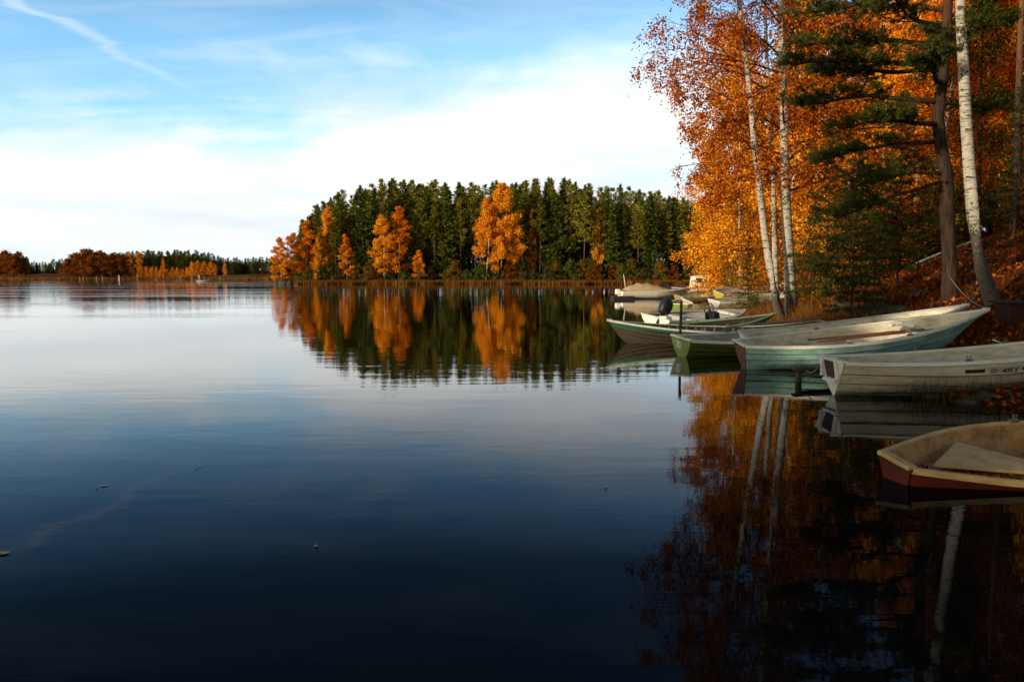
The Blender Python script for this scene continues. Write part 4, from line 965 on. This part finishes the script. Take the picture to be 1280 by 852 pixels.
# distant rowing boat with a person, posts
rb, _, _ = boat('rowing_boat', 'tiny grey rowing boat with one person far out on the lake', (-103, 262, -.12), R_(6), 0, 0, L=4.6, B=1.5, D=.5, hull='whitegrey', liner='linergrey', floor=.2, seats=((.4, .35),), locks=(), strakes=3)
def person(loc, rot, label, sc=1):
    J = {'pelvis': (0, 0, .12), 'chest': (.03, 0, .45), 'neck': (.04, 0, .62), 'head': (.05, 0, .74), 'top': (.05, 0, .86), 'lk': (.42, .12, .2), 'lf': (.62, .12, -.2), 'rk': (.42, -.12, .2), 'rf': (.62, -.12, -.2),
         'ls': (.03, .19, .56), 'le': (.12, .26, .32), 'lh': (.36, .22, .28), 'rs': (.03, -.19, .56), 're': (.12, -.26, .32), 'rh': (.36, -.22, .28)}
    E = [('pelvis', 'chest'), ('chest', 'neck'), ('neck', 'head'), ('head', 'top'), ('pelvis', 'lk'), ('lk', 'lf'), ('pelvis', 'rk'), ('rk', 'rf'), ('chest', 'ls'), ('ls', 'le'), ('le', 'lh'), ('chest', 'rs'), ('rs', 're'), ('re', 'rh')]
    rad = {'pelvis': .15, 'chest': .17, 'neck': .055, 'head': .1, 'top': .07, 'lk': .075, 'rk': .075, 'lf': .05, 'rf': .05, 'ls': .07, 'rs': .07, 'le': .05, 're': .05, 'lh': .035, 'rh': .035}
    ks = list(J); me = bpy.data.meshes.new('person'); me.from_pydata([J[k] for k in ks], [(ks.index(a), ks.index(b)) for a, b in E], []); me.materials.append(M['jacket'])
    o = put('person', me, None, loc); o.rotation_euler = rot
    o.modifiers.new('skin', 'SKIN'); o.modifiers.new('sub', 'SUBSURF').levels = 1
    sv = me.skin_vertices[0].data
    for i, k in enumerate(ks): sv[i].radius = (rad[k], rad[k]); sv[i].use_root = (k == 'pelvis')
    return tag(o, label, 'person')
person((-101.2, 262.2, .25), (0, 0, R_(186)), 'person in dark clothes sitting in the tiny rowing boat far out on the lake')
for i, (px, Y, h) in enumerate([(100, 368, 1.2), (104, 366, .9), (121, 368, 1.3), (128, 370, 1.6), (149, 372, 2.0), (172, 372, 1.6), (226, 372, 1.8), (240, 372, 1.6), (249, 374, 2.2), (275, 376, 1.4)]):
    p = at(px, 350, Y); mb = MB(); mb.tube([(0, 0, -1), (0, 0, h)], [.22, .2], 7); mb.box((0, 0, h + .06), (.5, .5, .12))
    o = mb.build('mooring_post', M['white' if i in (4, 8) else 'greywood'], None); o.location = (p.x, Y, 0)
    tag(o, 'pale post standing in the water off the far shore' if i in (4, 8) else 'dark wooden post standing in the water off the far shore', 'post', 'pale posts off the far shore' if i in (4, 8) else 'dark posts off the far shore')

# floating leaves
def floating(px, py, s, rot, label):
    u = at(px, py, 1.0); d = u - Vector((0, 0, CH)); q = Vector((0, 0, CH)) + d * (-CH / d.z)
    mb = MB(); pts = [(0, 0), (.25, .1), (.3, .32), (.45, .2), (.7, .26), (.75, .08), (1, 0), (.75, -.08), (.7, -.26), (.45, -.2), (.3, -.32), (.25, -.1)]
    V = [((x - .5) * s, y * s, .006 + .05 * s * ((x - .5) ** 2 + y * y) * 4) for x, y in pts]
    mb.add(V + [(0, 0, .006)], [(i, (i + 1) % 12, 12) for i in range(12)]); mb.tube([(-.5 * s, 0, .01), (-.75 * s, .05 * s, .03)], .003, 4)
    o = mb.build('floating_leaf', M['yellowleaf'], None); o.location = (q.x, q.y, .002); o.rotation_euler = (0, 0, rot); tag(o, label, 'leaf')
floating(131, 607, .09, .5, 'yellow leaf floating on the dark water at the left'); floating(757, 609, .06, 1.6, 'yellow leaf floating right of the middle of the lake')
floating(395, 683, .05, 2.2, 'tiny leaf floating alone on the dark water, nearest the bottom'); floating(4, 692, .11, .2, 'leaf floating at the very left edge of the water')
floating(250, 583, .06, .9, 'small leaf floating above the yellow one at the left')

def rope(label, a, b, sag):
    a = Vector(a); b = Vector(b); P = [a.lerp(b, i / 16) - Vector((0, 0, sag * 4 * (i / 16) * (1 - i / 16))) for i in range(17)]
    for p in P[1:-1]: p.z = max(p.z, bank_h(p.x, p.y) + .02, .02)
    mb = MB(); mb.tube(P, .009, 6); tag(mb.build('mooring_rope', M['rope'], None, True), label, 'rope')
rope('thin rope from the bow of the teal boat to the foot of the old pine', inboat(r_teal, (4.85, 0, .86)), on_bank(1187, 18.4, .5), .12)
rope('thin rope from the bow of the weathered cream boat up to the slope', inboat(r_w, (4.6, 0, .9)), on_bank(1225, 18.2, .3), .1)
rope('slack rope from the stern of the yellow green boat to the upright post', inboat(r_g, (.02, -.2, .58)), pst.location + Vector((0, 0, .55)), .08)
rope('rope hanging from the cream boat stern to the plank step', inboat(r, (.05, .35, .55)) if False else Vector((4.85, 12.4, .50)), Vector((5.0, 13.6, .22)), .12)
# ------------------------------------------------------------------ light
EL, AZ = 13.0, math.atan2(-.80, -.60)      # sun behind the viewer's left shoulder
sd = Vector((math.sin(AZ) * math.cos(R_(EL)), math.cos(AZ) * math.cos(R_(EL)), math.sin(R_(EL))))
sun = bpy.data.lights.new('sun', 'SUN'); sun.energy = 5.0; sun.angle = R_(.5); sun.color = (1, .85, .62)
so = bpy.data.objects.new('sun', sun); link(so); so.rotation_euler = sd.to_track_quat('Z', 'Y').to_euler()
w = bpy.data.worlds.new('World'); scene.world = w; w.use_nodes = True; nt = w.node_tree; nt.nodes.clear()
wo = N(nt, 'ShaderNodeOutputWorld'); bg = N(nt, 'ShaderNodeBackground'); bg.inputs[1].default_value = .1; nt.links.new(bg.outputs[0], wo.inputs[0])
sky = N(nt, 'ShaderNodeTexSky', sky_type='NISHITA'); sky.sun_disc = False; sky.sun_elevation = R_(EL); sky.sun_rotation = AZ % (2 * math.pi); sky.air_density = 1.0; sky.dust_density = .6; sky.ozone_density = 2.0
tc = N(nt, 'ShaderNodeTexCoord'); sp = N(nt, 'ShaderNodeSeparateXYZ'); G = tc.outputs['Generated']; nt.links.new(G, sp.inputs[0])
X_, Y_, Z_ = sp.outputs
el = math_(nt, 'MULTIPLY', math_(nt, 'ARCSINE', Z_), 180 / math.pi)                  # degrees above horizon
az = math_(nt, 'MULTIPLY', math_(nt, 'ARCTAN2', X_, Y_), 180 / math.pi)              # degrees right of the view
# cloud layer coordinates: project on a plane overhead
zc = math_(nt, 'MAXIMUM', Z_, .04); dv = math_(nt, 'ADD', zc, .12)
cx = math_(nt, 'DIVIDE', X_, dv); cy = math_(nt, 'DIVIDE', Y_, dv); cb = N(nt, 'ShaderNodeCombineXYZ'); nt.links.new(cx, cb.inputs[0]); nt.links.new(cy, cb.inputs[1])
c1 = noise(nt, .75, mapping(nt, cb.outputs[0], (1, .75, 1), (3.1, 1.7, 0), (0, 0, .35)), 8, .55, .6)
c2 = noise(nt, 2.4, mapping(nt, cb.outputs[0], (.5, 1.6, 1), (1, 2, 0), (0, 0, -.45)), 8, .6, 1.0)
# bank of cloud: strongest low in front, thinning upwards; more blue at the left
up_ = math_(nt, 'MULTIPLY_ADD', az, .10, 12.0)                                        # height where it breaks up
edge = math_(nt, 'SUBTRACT', up_, el)
mask = math_(nt, 'MULTIPLY', edge, .15)
mask = math_(nt, 'ADD', mask, math_(nt, 'MULTIPLY_ADD', c1.outputs[0], 3.6, -1.68))
mask = math_(nt, 'ADD', mask, math_(nt, 'MULTIPLY_ADD', c2.outputs[0], .7, -.35))
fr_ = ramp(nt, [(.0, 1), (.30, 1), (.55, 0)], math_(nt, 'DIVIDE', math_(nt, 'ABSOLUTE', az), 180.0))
mask = math_(nt, 'MULTIPLY', math_(nt, 'MAXIMUM', math_(nt, 'MULTIPLY_ADD', mask, 1.0, .42, clamp=True), math_(nt, 'MULTIPLY_ADD', c2.outputs[0], .6, -.25, clamp=True)), math_(nt, 'MULTIPLY_ADD', fr_.outputs[0], .85, .15))
# contrail at the upper left
ta = math_(nt, 'SUBTRACT', el, math_(nt, 'MULTIPLY_ADD', az, -.40, 3.4))              # line falling to the right
ta = math_(nt, 'ADD', ta, math_(nt, 'MULTIPLY_ADD', c2.outputs[0], 2.4, -1.2))
tr = ramp(nt, [(0, 0), (.5, 1), (1, 0)], math_(nt, 'MULTIPLY_ADD', ta, .9, .5, clamp=True), 'EASE')
tw = ramp(nt, [(0, .6), (.1, 1), (.55, .6), (.8, 0)], math_(nt, 'MULTIPLY_ADD', az, .06, 1.95, clamp=True))
trail = math_(nt, 'MULTIPLY', math_(nt, 'MULTIPLY', tr.outputs[0], tw.outputs[0]), .38)
mask = math_(nt, 'MAXIMUM', mask, trail)
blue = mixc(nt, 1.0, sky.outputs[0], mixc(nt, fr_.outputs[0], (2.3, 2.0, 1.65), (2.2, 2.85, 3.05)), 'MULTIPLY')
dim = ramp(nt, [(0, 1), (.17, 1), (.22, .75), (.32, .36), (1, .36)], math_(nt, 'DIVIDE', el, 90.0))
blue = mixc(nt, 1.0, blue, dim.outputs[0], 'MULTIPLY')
c3 = noise(nt, 3.0, mapping(nt, G, (1, 1, 7)), 5, .55)
cc = ramp(nt, [(.25, (8.2, 9.2, 9.8)), (.6, (12.0, 11.9, 11.4))], c3.outputs[0])
lo = ramp(nt, [(0, (.74, .80, .86)), (.04, (.84, .88, .92)), (.12, (1, 1, 1)), (1, (1, 1, 1))], math_(nt, 'DIVIDE', el, 60.0))
cc = mixc(nt, 1.0, cc.outputs[0], lo.outputs[0], 'MULTIPLY')
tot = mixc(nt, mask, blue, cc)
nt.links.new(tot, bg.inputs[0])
scene.view_settings.view_transform = 'Standard'; scene.view_settings.look = 'None'; scene.view_settings.exposure = 0
